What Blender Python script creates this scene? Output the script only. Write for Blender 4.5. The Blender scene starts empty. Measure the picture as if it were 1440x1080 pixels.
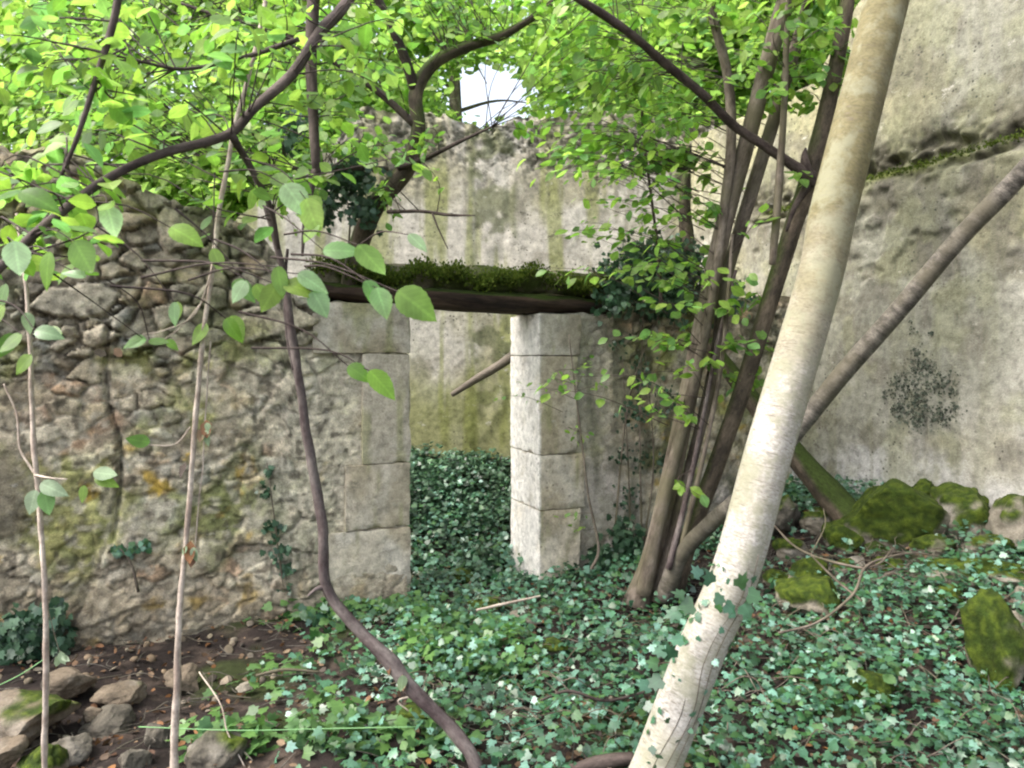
import bpy, math, random
import numpy as np
from mathutils import Vector
random.seed(7)
RNG = np.random.default_rng(11)
C = bpy.context.scene.collection
PI = math.pi

# ------------------------------------------------------------------ camera
CAMZ = 1.6; F = 1080.0; HOR = 500.0
cam = bpy.data.objects.new('camera', bpy.data.cameras.new('camera'))
C.objects.link(cam); bpy.context.scene.camera = cam
cam.location = (0, 0, CAMZ); cam.rotation_euler = (PI/2, 0, 0)
cam.data.sensor_width = 36; cam.data.lens = 27.0
cam.data.shift_y = -40/1440
cam.data.clip_start = 0.05; cam.data.clip_end = 1500
cam.data.dof.use_dof = True; cam.data.dof.focus_distance = 4.6; cam.data.dof.aperture_fstop = 7.0

# ------------------------------------------------------------------ world, sun
SUN_EL = math.radians(52); SUN_DIR = (-0.86, -0.25)
az = math.atan2(SUN_DIR[0], SUN_DIR[1])
world = bpy.data.worlds.new("World"); bpy.context.scene.world = world
world.use_nodes = True
wn = world.node_tree; wn.nodes.clear()
sky = wn.nodes.new('ShaderNodeTexSky'); sky.sky_type = 'NISHITA'; sky.sun_disc = False
sky.sun_elevation = SUN_EL; sky.sun_rotation = az; sky.air_density = 1.0; sky.dust_density = 6.0; sky.ozone_density = 0.6
bg = wn.nodes.new('ShaderNodeBackground'); bg.inputs['Strength'].default_value = 0.15
wo = wn.nodes.new('ShaderNodeOutputWorld')
hs = wn.nodes.new('ShaderNodeHueSaturation'); hs.inputs['Saturation'].default_value = 0.55; hs.inputs['Value'].default_value = 2.6
wn.links.new(sky.outputs[0], hs.inputs['Color']); wn.links.new(hs.outputs[0], bg.inputs[0]); wn.links.new(bg.outputs[0], wo.inputs[0])
sun = bpy.data.objects.new('sun', bpy.data.lights.new('sun', 'SUN')); C.objects.link(sun)
sun.data.energy = 1.2; sun.data.angle = math.radians(28); sun.data.color = (1.0, 0.98, 0.95)
sd = Vector((SUN_DIR[0]*math.cos(SUN_EL), SUN_DIR[1]*math.cos(SUN_EL), math.sin(SUN_EL)))
sun.rotation_euler = sd.to_track_quat('Z', 'Y').to_euler()
vs = bpy.context.scene.view_settings
vs.view_transform = 'Standard'; vs.look = 'None'; vs.exposure = 0.48; vs.gamma = 1.0
sc = bpy.context.scene
sc.cycles.filter_width = 2.2
sc.cycles.max_bounces = 8; sc.cycles.transmission_bounces = 6; sc.cycles.diffuse_bounces = 4

# ------------------------------------------------------------------ numpy noise
def _h(i, j, k, seed):
    n = (i*73856093) ^ (j*19349663) ^ (k*83492791) ^ (seed*2654435761)
    n = n.astype(np.int64) & 0xffffffff
    n = ((n ^ (n >> 15)) * 2246822519) & 0xffffffff
    n = ((n ^ (n >> 13)) * 3266489917) & 0xffffffff
    return ((n ^ (n >> 16)) & 0xffffff) / float(0xffffff)
def noise(x, y, z=0.0, seed=0):
    x, y, z = np.broadcast_arrays(np.asarray(x, float), np.asarray(y, float), np.asarray(z, float))
    i, j, k = np.floor(x).astype(np.int64), np.floor(y).astype(np.int64), np.floor(z).astype(np.int64)
    fx, fy, fz = x-i, y-j, z-k
    fx, fy, fz = [f*f*(3-2*f) for f in (fx, fy, fz)]
    r = 0
    for a in (0, 1):
        for b in (0, 1):
            for c in (0, 1):
                w = (fx if a else 1-fx)*(fy if b else 1-fy)*(fz if c else 1-fz)
                r = r + w*_h(i+a, j+b, k+c, seed)
    return r*2-1
def fbm(x, y, z=0.0, o=4, seed=0):
    r = 0; a = 0.5
    for q in range(o):
        s = 2.03**q
        r = r + a*noise(np.asarray(x)*s, np.asarray(y)*s, np.asarray(z)*s, seed+q*17); a *= 0.5
    return r
def worley(x, y, seed=0, jit=0.95):
    x = np.asarray(x, float); y = np.asarray(y, float)
    i, j = np.floor(x).astype(np.int64), np.floor(y).astype(np.int64)
    f1 = np.full(x.shape, 9.0); f2 = np.full(x.shape, 9.0); cid = np.zeros(x.shape); tilt = np.zeros(x.shape)
    for a in (-1, 0, 1):
        for b in (-1, 0, 1):
            px = i+a+0.5+jit*(_h(i+a, j+b, i*0, seed)-0.5); py = j+b+0.5+jit*(_h(i+a, j+b, i*0+1, seed)-0.5)
            d = np.hypot(px-x, py-y); v = _h(i+a, j+b, i*0+2, seed); tl = (px-x)*(_h(i+a, j+b, i*0+3, seed)-0.5)+(py-y)*(_h(i+a, j+b, i*0+4, seed)-0.5)
            near = d < f1
            f2 = np.where(near, f1, np.minimum(f2, d)); cid = np.where(near, v, cid); tilt = np.where(near, tl, tilt); f1 = np.where(near, d, f1)
    worley.tilt = tilt
    return f1, f2, cid
def ss(a, b, x):
    t = np.clip((np.asarray(x, float)-a)/(b-a), 0, 1); return t*t*(3-2*t)
def mixc(a, b, t):
    return a*(1-t[..., None])+np.asarray(b)*t[..., None]

# ------------------------------------------------------------------ helpers: objects
def P(u, v, Y):
    return np.array(((u-720)/F*Y, Y, CAMZ-(v-HOR)/F*Y))
def proj(p):
    return 720+p[..., 0]/p[..., 1]*F, HOR-(p[..., 2]-CAMZ)/p[..., 1]*F
def link(o, parent=None):
    C.objects.link(o)
    if parent is not None: o.parent = parent
    return o
def tag(o, label=None, cat=None, group=None, kind=None):
    if label: o['label'] = label
    if cat: o['category'] = cat
    if group: o['group'] = group
    if kind: o['kind'] = kind
    return o
def empty(name, loc, label, cat, group=None):
    o = bpy.data.objects.new(name, None); link(o); o.location = Vector(loc)
    o.empty_display_size = 0.1
    return tag(o, label, cat, group)
def wloc(o):
    v = np.array(o.location)
    while o.parent is not None: o = o.parent; v = v+np.array(o.location)
    return v
def mesh(name, V, faces, material, parent=None, col=None, tc=None, smooth=True):
    """V (n,3) in world space; parents sit at their own origin so the child is moved back by it."""
    V = np.asarray(V, dtype=np.float64)
    off = wloc(parent) if parent is not None else V.mean(0)*0
    if parent is None:
        off = np.array((V[:, 0].mean(), V[:, 1].mean(), V[:, 2].min()))
    me = bpy.data.meshes.new(name)
    W = (V-off).astype(np.float32)
    if isinstance(faces, np.ndarray):
        k = faces.shape[1]; nf = len(faces)
        me.vertices.add(len(W)); me.vertices.foreach_set('co', W.ravel())
        me.loops.add(nf*k); me.loops.foreach_set('vertex_index', faces.astype(np.int32).ravel())
        me.polygons.add(nf); me.polygons.foreach_set('loop_start', np.arange(nf, dtype=np.int32)*k)
        me.polygons.foreach_set('loop_total', np.full(nf, k, dtype=np.int32))
        me.update(calc_edges=True)
    else:
        me.from_pydata(W.tolist(), [], faces)
    me.polygons.foreach_set('use_smooth', np.full(len(me.polygons), smooth))
    if col is not None:
        a = me.color_attributes.new('Col', 'FLOAT_COLOR', 'POINT')
        cc = np.ones((len(W), 4), dtype=np.float32); cc[:, :3] = np.clip(col, 0.004, 0.9)
        a.data.foreach_set('color', cc.ravel())
    if tc is not None:
        a = me.attributes.new('tc', 'FLOAT_VECTOR', 'POINT')
        a.data.foreach_set('vector', np.asarray(tc, dtype=np.float32).ravel())
    me.materials.append(material); me.update()
    o = bpy.data.objects.new(name, me); link(o, parent)
    if parent is None: o.location = Vector(off)
    return o
def catmull(pts, n=8):
    p = np.asarray(pts, float); p = np.vstack([2*p[0]-p[1], p, 2*p[-1]-p[-2]]); out = []
    for i in range(1, len(p)-2):
        t = np.linspace(0, 1, n, endpoint=False)[:, None]
        a, b, c, d = p[i-1], p[i], p[i+1], p[i+2]
        out.append(0.5*((2*b)+(-a+c)*t+(2*a-5*b+4*c-d)*t**2+(-a+3*b-3*c+d)*t**3))
    out.append(p[-2][None]); return np.vstack(out)
class MB:
    """collects tubes into one mesh"""
    def __init__(s): s.V = []; s.Fq = []; s.T = []; s.n = 0
    def tube(s, pts, rad, sides=8, rough=0.0, sub=6, seed=0, freq=3.0, closed=True):
        pr = np.hstack([np.asarray(pts, float), np.asarray(rad, float)[:, None]])
        q = catmull(pr, sub) if sub > 1 else pr
        p, r = q[:, :3], np.maximum(q[:, 3], 0.0004)
        m = len(p); t = np.gradient(p, axis=0); t /= np.linalg.norm(t, axis=1)[:, None]+1e-9
        L = np.concatenate([[0], np.cumsum(np.linalg.norm(np.diff(p, axis=0), axis=1))])
        u = np.cross(t[0], [0.3, 1, 0.1]); u /= np.linalg.norm(u)
        U = []
        for i in range(m):
            u = u-np.dot(u, t[i])*t[i]; u /= np.linalg.norm(u); U.append(u)
        U = np.array(U); W = np.cross(t, U)
        a = np.linspace(0, 2*PI, sides, endpoint=False); ca, sa = np.cos(a), np.sin(a)
        rr = r[:, None]*np.ones(sides)
        if rough:
            rr = rr*(1+rough*fbm(ca[None]*freq*0.5+seed, sa[None]*freq*0.5, L[:, None]*freq/ max(r.mean()*8, 0.02)/4, 4, seed)*2)
        V = p[:, None]+rr[..., None]*(U[:, None]*ca[None, :, None]+W[:, None]*sa[None, :, None])
        T = np.stack([rr*ca[None]+seed, rr*sa[None], np.repeat(L[:, None], sides, 1)], -1)
        i = np.arange(m-1)[:, None]; j = np.arange(sides)[None]; j2 = (j+1) % sides
        f = np.stack([i*sides+j, i*sides+j2, (i+1)*sides+j2, (i+1)*sides+j], -1).reshape(-1, 4)+s.n
        s.V.append(V.reshape(-1, 3)); s.T.append(T.reshape(-1, 3)); s.Fq.append(f); s.n += m*sides
        if closed:
            for e, rev in ((0, True), (m-1, False)):
                c = p[e]+t[e]*(r[e]*0.3*(-1 if rev else 1))
                s.V.append(c[None]); s.T.append(np.array([[seed, 0, L[e]]])); k = s.n; s.n += 1
                b = k-1-(m*sides-1 if e == 0 else 0) if e == 0 else None
                base = (k-m*sides) if e == 0 else (k-1-sides)
                idx = base+np.arange(sides); nx = base+(np.arange(sides)+1) % sides
                ff = np.stack([nx, idx, np.full(sides, k), np.full(sides, k)], -1) if rev else np.stack([idx, nx, np.full(sides, k), np.full(sides, k)], -1)
                s.C = getattr(s, 'C', []); s.C.append(ff[:, :3])
        return p
    def build(s, name, material, parent=None, label=None):
        V = np.vstack(s.V); T = np.vstack(s.T)
        faces = [tuple(int(x) for x in f) for f in np.vstack(s.Fq)]
        for f in getattr(s, 'C', []): faces += [tuple(int(x) for x in g) for g in f]
        o = mesh(name, V, faces, material, parent, tc=T)
        if label: o['label'] = label
        return o
# leaf templates: y = tip, z = normal
def tpl_leaf(w=0.72):
    ys = [0, .18, .42, .68, .88, 1.0]; hw = [0.02, .30, .5, .42, .2, 0.0]
    V = []; Fs = []
    for y, h in zip(ys, hw):
        zc = -0.18*y*y
        V += [(-h*w, y, zc+0.10*h), (0, y, zc), (h*w, y, zc+0.10*h)]
    for i in range(len(ys)-1):
        b = i*3; Fs += [(b, b+1, b+4, b+3), (b+1, b+2, b+5, b+4)]
    return np.array(V), np.array(Fs)
def tpl_small():
    return np.array([(0, 0, 0), (.3, .35, .06), (0, .5, 0), (-.3, .35, .06), (.2, .75, -.03), (0, 1, -.12), (-.2, .75, -.03)]), \
        np.array([(0, 1, 2, 3), (2, 1, 4, 5), (3, 2, 5, 6)])
def tpl_ivy():
    out = [(0, 0, 0), (.32, -.08, .03), (.5, .22, -.05), (.33, .42, .02), (.42, .68, -.05), (.16, .68, .02), (0, 1.02, -.1), (-.16, .68, .02), (-.42, .68, -.05), (-.33, .42, .02), (-.5, .22, -.05), (-.32, -.08, .03)]
    V = out+[(0, .38, 0.03)]; k = 12
    Fs = [(k, i, (i+1) % 12, (i+1) % 12) for i in range(12)]
    return np.array(V), np.array([(f[0], f[1], f[2]) for f in Fs])
def tpl_dead():
    V = np.array([(0, 0, 0), (.28, .3, .14), (0, .45, 0), (-.28, .3, .10), (.22, .75, .16), (0, 1, .1), (-.24, .7, .2)]); return V, tpl_small()[1]
def tpl_broad():
    ys = np.linspace(0, 1, 15); V = []; Fs = []
    for i, y in enumerate(ys):
        h = 0.5*math.sin(PI*y**0.82)**0.75*(1-.25*y) if 0 < y < 1 else 0.01; h *= 0.97+(0.06 if i % 2 else 0)
        zc = -0.2*y*y; V += [(-h*.7, y-.03, zc+.10*h), (-h*.35, y, zc+.07*h), (0, y, zc), (h*.35, y, zc+.07*h), (h*.7, y-.03, zc+.10*h)]
    for i in range(14):
        for j in range(4): b = i*5+j; Fs.append((b, b+1, b+6, b+5))
    return np.array(V), np.array(Fs)
T_BROAD = tpl_broad()
T_LEAF, T_SMALL, T_IVY, T_DEAD = tpl_leaf(), tpl_small(), tpl_ivy(), tpl_dead()
def unit(a): return a/(np.linalg.norm(a, axis=-1, keepdims=True)+1e-9)
def leaves(name, tpl, pos, tip, nrm, size, material, parent=None):
    pos = np.asarray(pos, float); n = len(pos); tip = unit(np.asarray(tip, float)); nrm = np.asarray(nrm, float)
    x = unit(np.cross(tip, nrm)); z = np.cross(x, tip)
    V0, F0 = tpl; size = np.asarray(size, float)
    wv = RNG.uniform(0.8, 1.15, n)
    V = pos[:, None]+size[:, None, None]*((V0[None, :, 0:1]*wv[:, None, None])*x[:, None]+V0[None, :, 1:2]*tip[:, None]+V0[None, :, 2:3]*z[:, None]*RNG.uniform(-0.4, 1.8, n)[:, None, None])
    Fc = (F0[None]+(np.arange(n)*len(V0))[:, None, None]).reshape(-1, F0.shape[1])
    return mesh(name, V.reshape(-1, 3), Fc, material, parent, tc=np.tile(V0, (n, 1)))
def rdir(n, down=0.0, flat=1.0):
    d = RNG.normal(size=(n, 3)); d[:, 2] = d[:, 2]*flat-down; return unit(d)

# ------------------------------------------------------------------ materials
def newmat(name):
    m = bpy.data.materials.new(name); m.use_nodes = True; nt = m.node_tree
    return m, nt, nt.nodes['Principled BSDF'], nt.nodes['Material Output']
def nd(nt, t, ins=None, **kw):
    n = nt.nodes.new(t)
    for k, v in kw.items(): setattr(n, k, v)
    for k, v in (ins or {}).items():
        if hasattr(v, 'is_output') or isinstance(v, bpy.types.NodeSocket): nt.links.new(v, n.inputs[k])
        else: n.inputs[k].default_value = v
    return n
def ramp(nt, fac, stops):
    r = nd(nt, 'ShaderNodeValToRGB', {0: fac}); cr = r.color_ramp
    while len(cr.elements) < len(stops): cr.elements.new(0.5)
    for e, (p, c) in zip(cr.elements, stops):
        e.position = p; e.color = (*c, 1) if isinstance(c, tuple) else (c, c, c, 1)
    return r.outputs[0]
def mixn(nt, fac, a, b, mode='MIX'):
    m = nt.nodes.new('ShaderNodeMix'); m.data_type = 'RGBA'; m.blend_type = mode
    for k, v in ((0, fac), (6, a), (7, b)):
        if isinstance(v, bpy.types.NodeSocket): nt.links.new(v, m.inputs[k])
        elif k == 0: m.inputs[0].default_value = v
        else: m.inputs[k].default_value = (*v, 1)
    return m.outputs[2]
def stone_mat(name, grain=1.0, bump=0.5, rough=0.92, speck=0.35, pits=0.0, flake=0.0):
    m, nt, b, out = newmat(name)
    col = nd(nt, 'ShaderNodeVertexColor', layer_name='Col').outputs[0]
    geo = nd(nt, 'ShaderNodeNewGeometry').outputs['Position']
    n1 = nd(nt, 'ShaderNodeTexNoise', {'Vector': geo, 'Scale': 14*grain, 'Detail': 6, 'Roughness': 0.65}).outputs[0]
    n2 = nd(nt, 'ShaderNodeTexNoise', {'Vector': geo, 'Scale': 75*grain, 'Detail': 4, 'Roughness': 0.7}).outputs[0]
    v1 = ramp(nt, n1, [(0.3, 0.62), (0.5, 1.0), (0.72, 1.35)])
    v2 = ramp(nt, n2, [(0.3, 0.6), (0.5, 1.0), (0.72, 1.35)])
    c = mixn(nt, 1.0, col, v1, 'MULTIPLY'); c = mixn(nt, speck*2, c, v2, 'MULTIPLY')
    if pits:
        vo = nd(nt, 'ShaderNodeTexVoronoi', {'Vector': geo, 'Scale': 22.0, 'Randomness': 1.0}).outputs['Distance']
        msk = nd(nt, 'ShaderNodeTexNoise', {'Vector': geo, 'Scale': 2.3, 'Detail': 3}).outputs[0]
        pv = ramp(nt, vo, [(0.0, 1.0), (0.14, 1.0), (0.22, 0.0)]); pm = ramp(nt, msk, [(0.5, 0.0), (0.62, 1.0)])
        pf = mixn(nt, 1.0, pv, pm, 'MULTIPLY'); pf = mixn(nt, 1.0, pf, (pits, pits, pits), 'MULTIPLY')
        c = mixn(nt, pf, c, (0.05, 0.05, 0.04))
    if flake:
        st = nd(nt, 'ShaderNodeMapping', {'Vector': geo, 'Scale': (1, 1, 1.7)}).outputs[0]
        f1 = nd(nt, 'ShaderNodeTexNoise', {'Vector': st, 'Scale': 8.0, 'Detail': 9, 'Roughness': 0.75}).outputs[0]
        f2 = nd(nt, 'ShaderNodeTexNoise', {'Vector': geo, 'Scale': 1.4, 'Detail': 3}).outputs[0]
        fm = mixn(nt, 1.0, ramp(nt, f1, [(0.58, 0.0), (0.63, flake)]), ramp(nt, f2, [(0.40, 0.25), (0.58, 1.0)]), 'MULTIPLY')
        c = mixn(nt, fm, c, (0.085, 0.08, 0.06))
        fw_ = mixn(nt, 1.0, ramp(nt, f1, [(0.34, flake), (0.39, 0.0)]), ramp(nt, f2, [(0.42, 1.0), (0.6, 0.2)]), 'MULTIPLY')
        c = mixn(nt, fw_, c, (0.50, 0.48, 0.43))
    nt.links.new(c, b.inputs['Base Color']); b.inputs['Roughness'].default_value = rough
    b.inputs['Specular IOR Level'].default_value = 0.25
    h = mixn(nt, 0.4, n1, n2)
    bp = nd(nt, 'ShaderNodeBump', {'Height': h, 'Strength': bump, 'Distance': 0.02})
    nt.links.new(bp.outputs[0], b.inputs['Normal']); return m
def bark_mat(name, c1, c2, c3=None, band=1.0, moss=0.0, mosscol=(0.032, 0.052, 0.007), bump=0.5, lo=0.4, hi=0.65, top=None, lentic=False):
    m, nt, b, out = newmat(name)
    tc = nd(nt, 'ShaderNodeAttribute', attribute_name='tc').outputs['Vector']
    geo = nd(nt, 'ShaderNodeNewGeometry')
    mp = nd(nt, 'ShaderNodeMapping', {'Vector': tc, 'Scale': (5, 5, 5*band)}).outputs[0]
    n1 = nd(nt, 'ShaderNodeTexNoise', {'Vector': mp, 'Scale': 2.2, 'Detail': 7, 'Roughness': 0.68}).outputs[0]
    n2 = nd(nt, 'ShaderNodeTexNoise', {'Vector': mp, 'Scale': 14.0, 'Detail': 4, 'Roughness': 0.7}).outputs[0]
    n3 = nd(nt, 'ShaderNodeTexNoise', {'Vector': geo.outputs['Position'], 'Scale': 3.4, 'Detail': 5}).outputs[0]
    c = ramp(nt, n1, [(lo, c1), (hi, c2)])
    c = mixn(nt, 0.8, c, ramp(nt, n2, [(0.32, 0.55), (0.5, 1.0), (0.7, 1.3)]), 'MULTIPLY')
    if c3: c = mixn(nt, ramp(nt, n3, [(0.45, 0.0), (0.62, 0.8)]), c, c3)
    if top:
        sx = nd(nt, 'ShaderNodeSeparateXYZ', {0: geo.outputs['Position']}).outputs[2]
        ad = nd(nt, 'ShaderNodeMath', {0: sx, 1: n3}, operation='ADD').outputs[0]
        mr = nd(nt, 'ShaderNodeMapRange', {0: ad, 1: 1.7, 2: 2.7, 3: 0.0, 4: 0.92}).outputs[0]
        c = mixn(nt, mr, c, mixn(nt, 0.6, top, ramp(nt, n1, [(0.3, 0.5), (0.7, 1.2)]), 'MULTIPLY'))
    if lentic:
        m3 = nd(nt, 'ShaderNodeMapping', {'Vector': tc, 'Scale': (14, 14, 110)}).outputs[0]
        n5 = nd(nt, 'ShaderNodeTexNoise', {'Vector': m3, 'Scale': 1.6, 'Detail': 3}).outputs[0]
        c = mixn(nt, ramp(nt, n5, [(0.60, 0.0), (0.67, 0.7)]), c, (0.15, 0.125, 0.09))
        n7 = nd(nt, 'ShaderNodeTexNoise', {'Vector': nd(nt, 'ShaderNodeMapping', {'Vector': tc, 'Scale': (40, 40, 70)}).outputs[0], 'Scale': 1.7, 'Detail': 5}).outputs[0]
        c = mixn(nt, 0.55, c, ramp(nt, n7, [(0.35, 0.7), (0.5, 1.0), (0.65, 1.2)]), 'MULTIPLY')
        n6 = nd(nt, 'ShaderNodeTexNoise', {'Vector': geo.outputs['Position'], 'Scale': 9.0, 'Detail': 6, 'Roughness': 0.7}).outputs[0]
        c = mixn(nt, ramp(nt, n6, [(0.48, 0.0), (0.6, 0.65)]), c, (0.25, 0.25, 0.17))
    if moss:
        nz = nd(nt, 'ShaderNodeSeparateXYZ', {0: geo.outputs['Normal']}).outputs[2]
        s = nd(nt, 'ShaderNodeMath', {0: nz, 1: n3}, operation='ADD').outputs[0]
        f = nd(nt, 'ShaderNodeMapRange', {0: s, 1: 1.15-moss, 2: 1.45-moss, 3: 0.0, 4: 0.95}).outputs[0]
        c = mixn(nt, f, c, mixn(nt, 1.0, mosscol, ramp(nt, n2, [(0.3, 0.5), (0.7, 1.6)]), 'MULTIPLY'))
    nt.links.new(c, b.inputs['Base Color']); b.inputs['Roughness'].default_value = 0.85
    b.inputs['Specular IOR Level'].default_value = 0.25
    h = mixn(nt, 0.45, n1, n2)
    bp = nd(nt, 'ShaderNodeBump', {'Height': h, 'Strength': bump, 'Distance': 0.012})
    nt.links.new(bp.outputs[0], b.inputs['Normal']); return m
def leaf_mat(name, cols, trans=0.45, rough=0.45, spec=0.5, tcol=1.6, vein=0.4):
    m, nt, b, out = newmat(name)
    geo = nd(nt, 'ShaderNodeNewGeometry')
    k = len(cols); c = ramp(nt, geo.outputs['Random Per Island'], [(i/(k-1), q) for i, q in enumerate(cols)])
    n = nd(nt, 'ShaderNodeTexNoise', {'Vector': geo.outputs['Position'], 'Scale': 30.0, 'Detail': 3}).outputs[0]
    c = mixn(nt, 0.7, c, ramp(nt, n, [(0.3, 0.7), (0.7, 1.3)]), 'MULTIPLY')
    big = nd(nt, 'ShaderNodeTexNoise', {'Vector': geo.outputs['Position'], 'Scale': 2.4, 'Detail': 4}).outputs[0]
    c = mixn(nt, 0.8, c, ramp(nt, big, [(0.35, 0.62), (0.5, 1.0), (0.68, 1.35)]), 'MULTIPLY')
    tc = nd(nt, 'ShaderNodeSeparateXYZ', {0: nd(nt, 'ShaderNodeAttribute', attribute_name='tc').outputs['Vector']})
    ax = nd(nt, 'ShaderNodeMath', {0: tc.outputs[0]}, operation='ABSOLUTE').outputs[0]
    a1 = nd(nt, 'ShaderNodeMath', {0: ax, 1: -0.9, 2: tc.outputs[1]}, operation='MULTIPLY_ADD').outputs[0]
    a2 = nd(nt, 'ShaderNodeMath', {0: a1, 1: 8.0}, operation='MULTIPLY').outputs[0]
    a3 = nd(nt, 'ShaderNodeMath', {0: a2}, operation='FRACT').outputs[0]
    sv = ramp(nt, a3, [(0.0, 1.35), (0.16, 1.0), (0.6, 0.9), (1.0, 0.95)]); mv = ramp(nt, ax, [(0.0, 1.5), (0.025, 1.4), (0.04, 1.0)])
    c = mixn(nt, vein, c, sv, 'MULTIPLY'); c = mixn(nt, vein, c, mv, 'MULTIPLY')
    nt.links.new(c, b.inputs['Base Color']); b.inputs['Roughness'].default_value = rough
    b.inputs['Specular IOR Level'].default_value = spec
    t = nd(nt, 'ShaderNodeBsdfTranslucent', {'Color': mixn(nt, 1.0, c, (tcol*0.95, tcol*1.05, tcol*0.8), 'MULTIPLY')})
    mx = nd(nt, 'ShaderNodeMixShader', {0: trans, 1: b.outputs[0], 2: t.outputs[0]})
    nt.links.new(mx.outputs[0], out.inputs[0]); return m
M = dict(
    rubble=stone_mat('rubble_stone', 1.5, 1.0, speck=0.42, flake=0.5),
    plaster=stone_mat('lime_plaster', 1.3, 0.6, speck=0.3, pits=0.85, flake=0.75),
    ashlar=stone_mat('cut_limestone', 1.4, 0.6, speck=0.32, pits=0.5, flake=0.5),
    rock=stone_mat('fallen_stone', 1.3, 0.9, speck=0.35),
    soil=stone_mat('woodland_soil', 2.2, 1.0, speck=0.5),
    pale_bark=bark_mat('pale_smooth_bark', (0.38, 0.355, 0.315), (0.48, 0.455, 0.415), (0.34, 0.32, 0.25), band=2.0, bump=0.3, top=(0.15, 0.13, 0.055), lentic=True),
    grey_bark=bark_mat('grey_brown_bark', (0.07, 0.055, 0.042), (0.24, 0.20, 0.165), (0.11, 0.10, 0.06), band=0.35, bump=0.6),
    dark_bark=bark_mat('dark_branch_bark', (0.035, 0.025, 0.022), (0.11, 0.085, 0.075), band=0.5, bump=0.6),
    liana=bark_mat('liana_bark', (0.07, 0.05, 0.05), (0.17, 0.145, 0.135), band=0.5, bump=0.7),
    moss_bark=bark_mat('mossy_bark', (0.05, 0.04, 0.03), (0.14, 0.11, 0.08), band=0.5, moss=0.62, bump=0.9),
    speck_bark=bark_mat('speckled_bark', (0.05, 0.045, 0.038), (0.19, 0.17, 0.145), (0.09, 0.08, 0.055), band=2.2, bump=0.6),
    vine=bark_mat('pale_vine_bark', (0.28, 0.22, 0.18), (0.60, 0.52, 0.44), band=0.6, bump=0.4),
    beam=bark_mat('rotten_beam', (0.018, 0.012, 0.01), (0.085, 0.055, 0.04), band=0.15, moss=0.25, bump=1.0),
    plank=bark_mat('weathered_plank', (0.10, 0.085, 0.07), (0.20, 0.17, 0.14), band=0.15, bump=0.6),
    near_leaf=leaf_mat('fresh_green_leaf', [(0.08, 0.18, 0.03), (0.17, 0.30, 0.045), (0.27, 0.38, 0.08), (0.13, 0.27, 0.09), (0.21, 0.31, 0.05), (0.10, 0.22, 0.05)], 0.55, 0.42),
    pale_leaf=leaf_mat('silvery_leaf', [(0.20, 0.34, 0.16), (0.36, 0.48, 0.30), (0.24, 0.40, 0.12)], 0.55, 0.35, 0.6),
    white_leaf=leaf_mat('pale_leaf_underside', [(0.22, 0.30, 0.18), (0.32, 0.40, 0.28)], 0.3, 0.55, 0.2),
    far_leaf=leaf_mat('woodland_leaf', [(0.14, 0.24, 0.05), (0.24, 0.36, 0.07), (0.34, 0.44, 0.13), (0.16, 0.28, 0.09)], 0.65, 0.5),
    ivy=leaf_mat('ivy_leaf', [(0.018, 0.075, 0.03), (0.05, 0.15, 0.075), (0.15, 0.31, 0.24), (0.03, 0.11, 0.025), (0.07, 0.19, 0.11), (0.018, 0.07, 0.03), (0.06, 0.15, 0.04), (0.022, 0.08, 0.04)], 0.12, 0.42, 0.9, 1.1, 0.5),
    ivy_dark=leaf_mat('dark_ivy_leaf', [(0.018, 0.045, 0.022), (0.04, 0.09, 0.05), (0.08, 0.15, 0.08)], 0.12, 0.38, 0.5, 1.1),
    herb=leaf_mat('bright_herb_leaf', [(0.04, 0.11, 0.035), (0.08, 0.17, 0.05), (0.10, 0.20, 0.05)], 0.25, 0.4, 0.5),
    withered=leaf_mat('withered_creeper', [(0.035, 0.045, 0.035), (0.07, 0.085, 0.065), (0.12, 0.13, 0.10)], 0.1, 0.8, 0.1, 1.0, 0.2),
    dead=leaf_mat('dead_leaf', [(0.06, 0.035, 0.022), (0.12, 0.07, 0.04), (0.22, 0.15, 0.09), (0.10, 0.06, 0.045), (0.22, 0.10, 0.035), (0.10, 0.08, 0.06), (0.05, 0.035, 0.03)], 0.1, 0.7, 0.3, 1.0),
    moss=leaf_mat('moss', [(0.035, 0.06, 0.01), (0.07, 0.10, 0.015), (0.10, 0.13, 0.02)], 0.2, 0.8, 0.1, 1.2),
)
m, nt, b, _ = newmat('green_twine'); b.inputs['Base Color'].default_value = (0.16, 0.34, 0.13, 1); b.inputs['Roughness'].default_value = 0.6; M['twine'] = m

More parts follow.
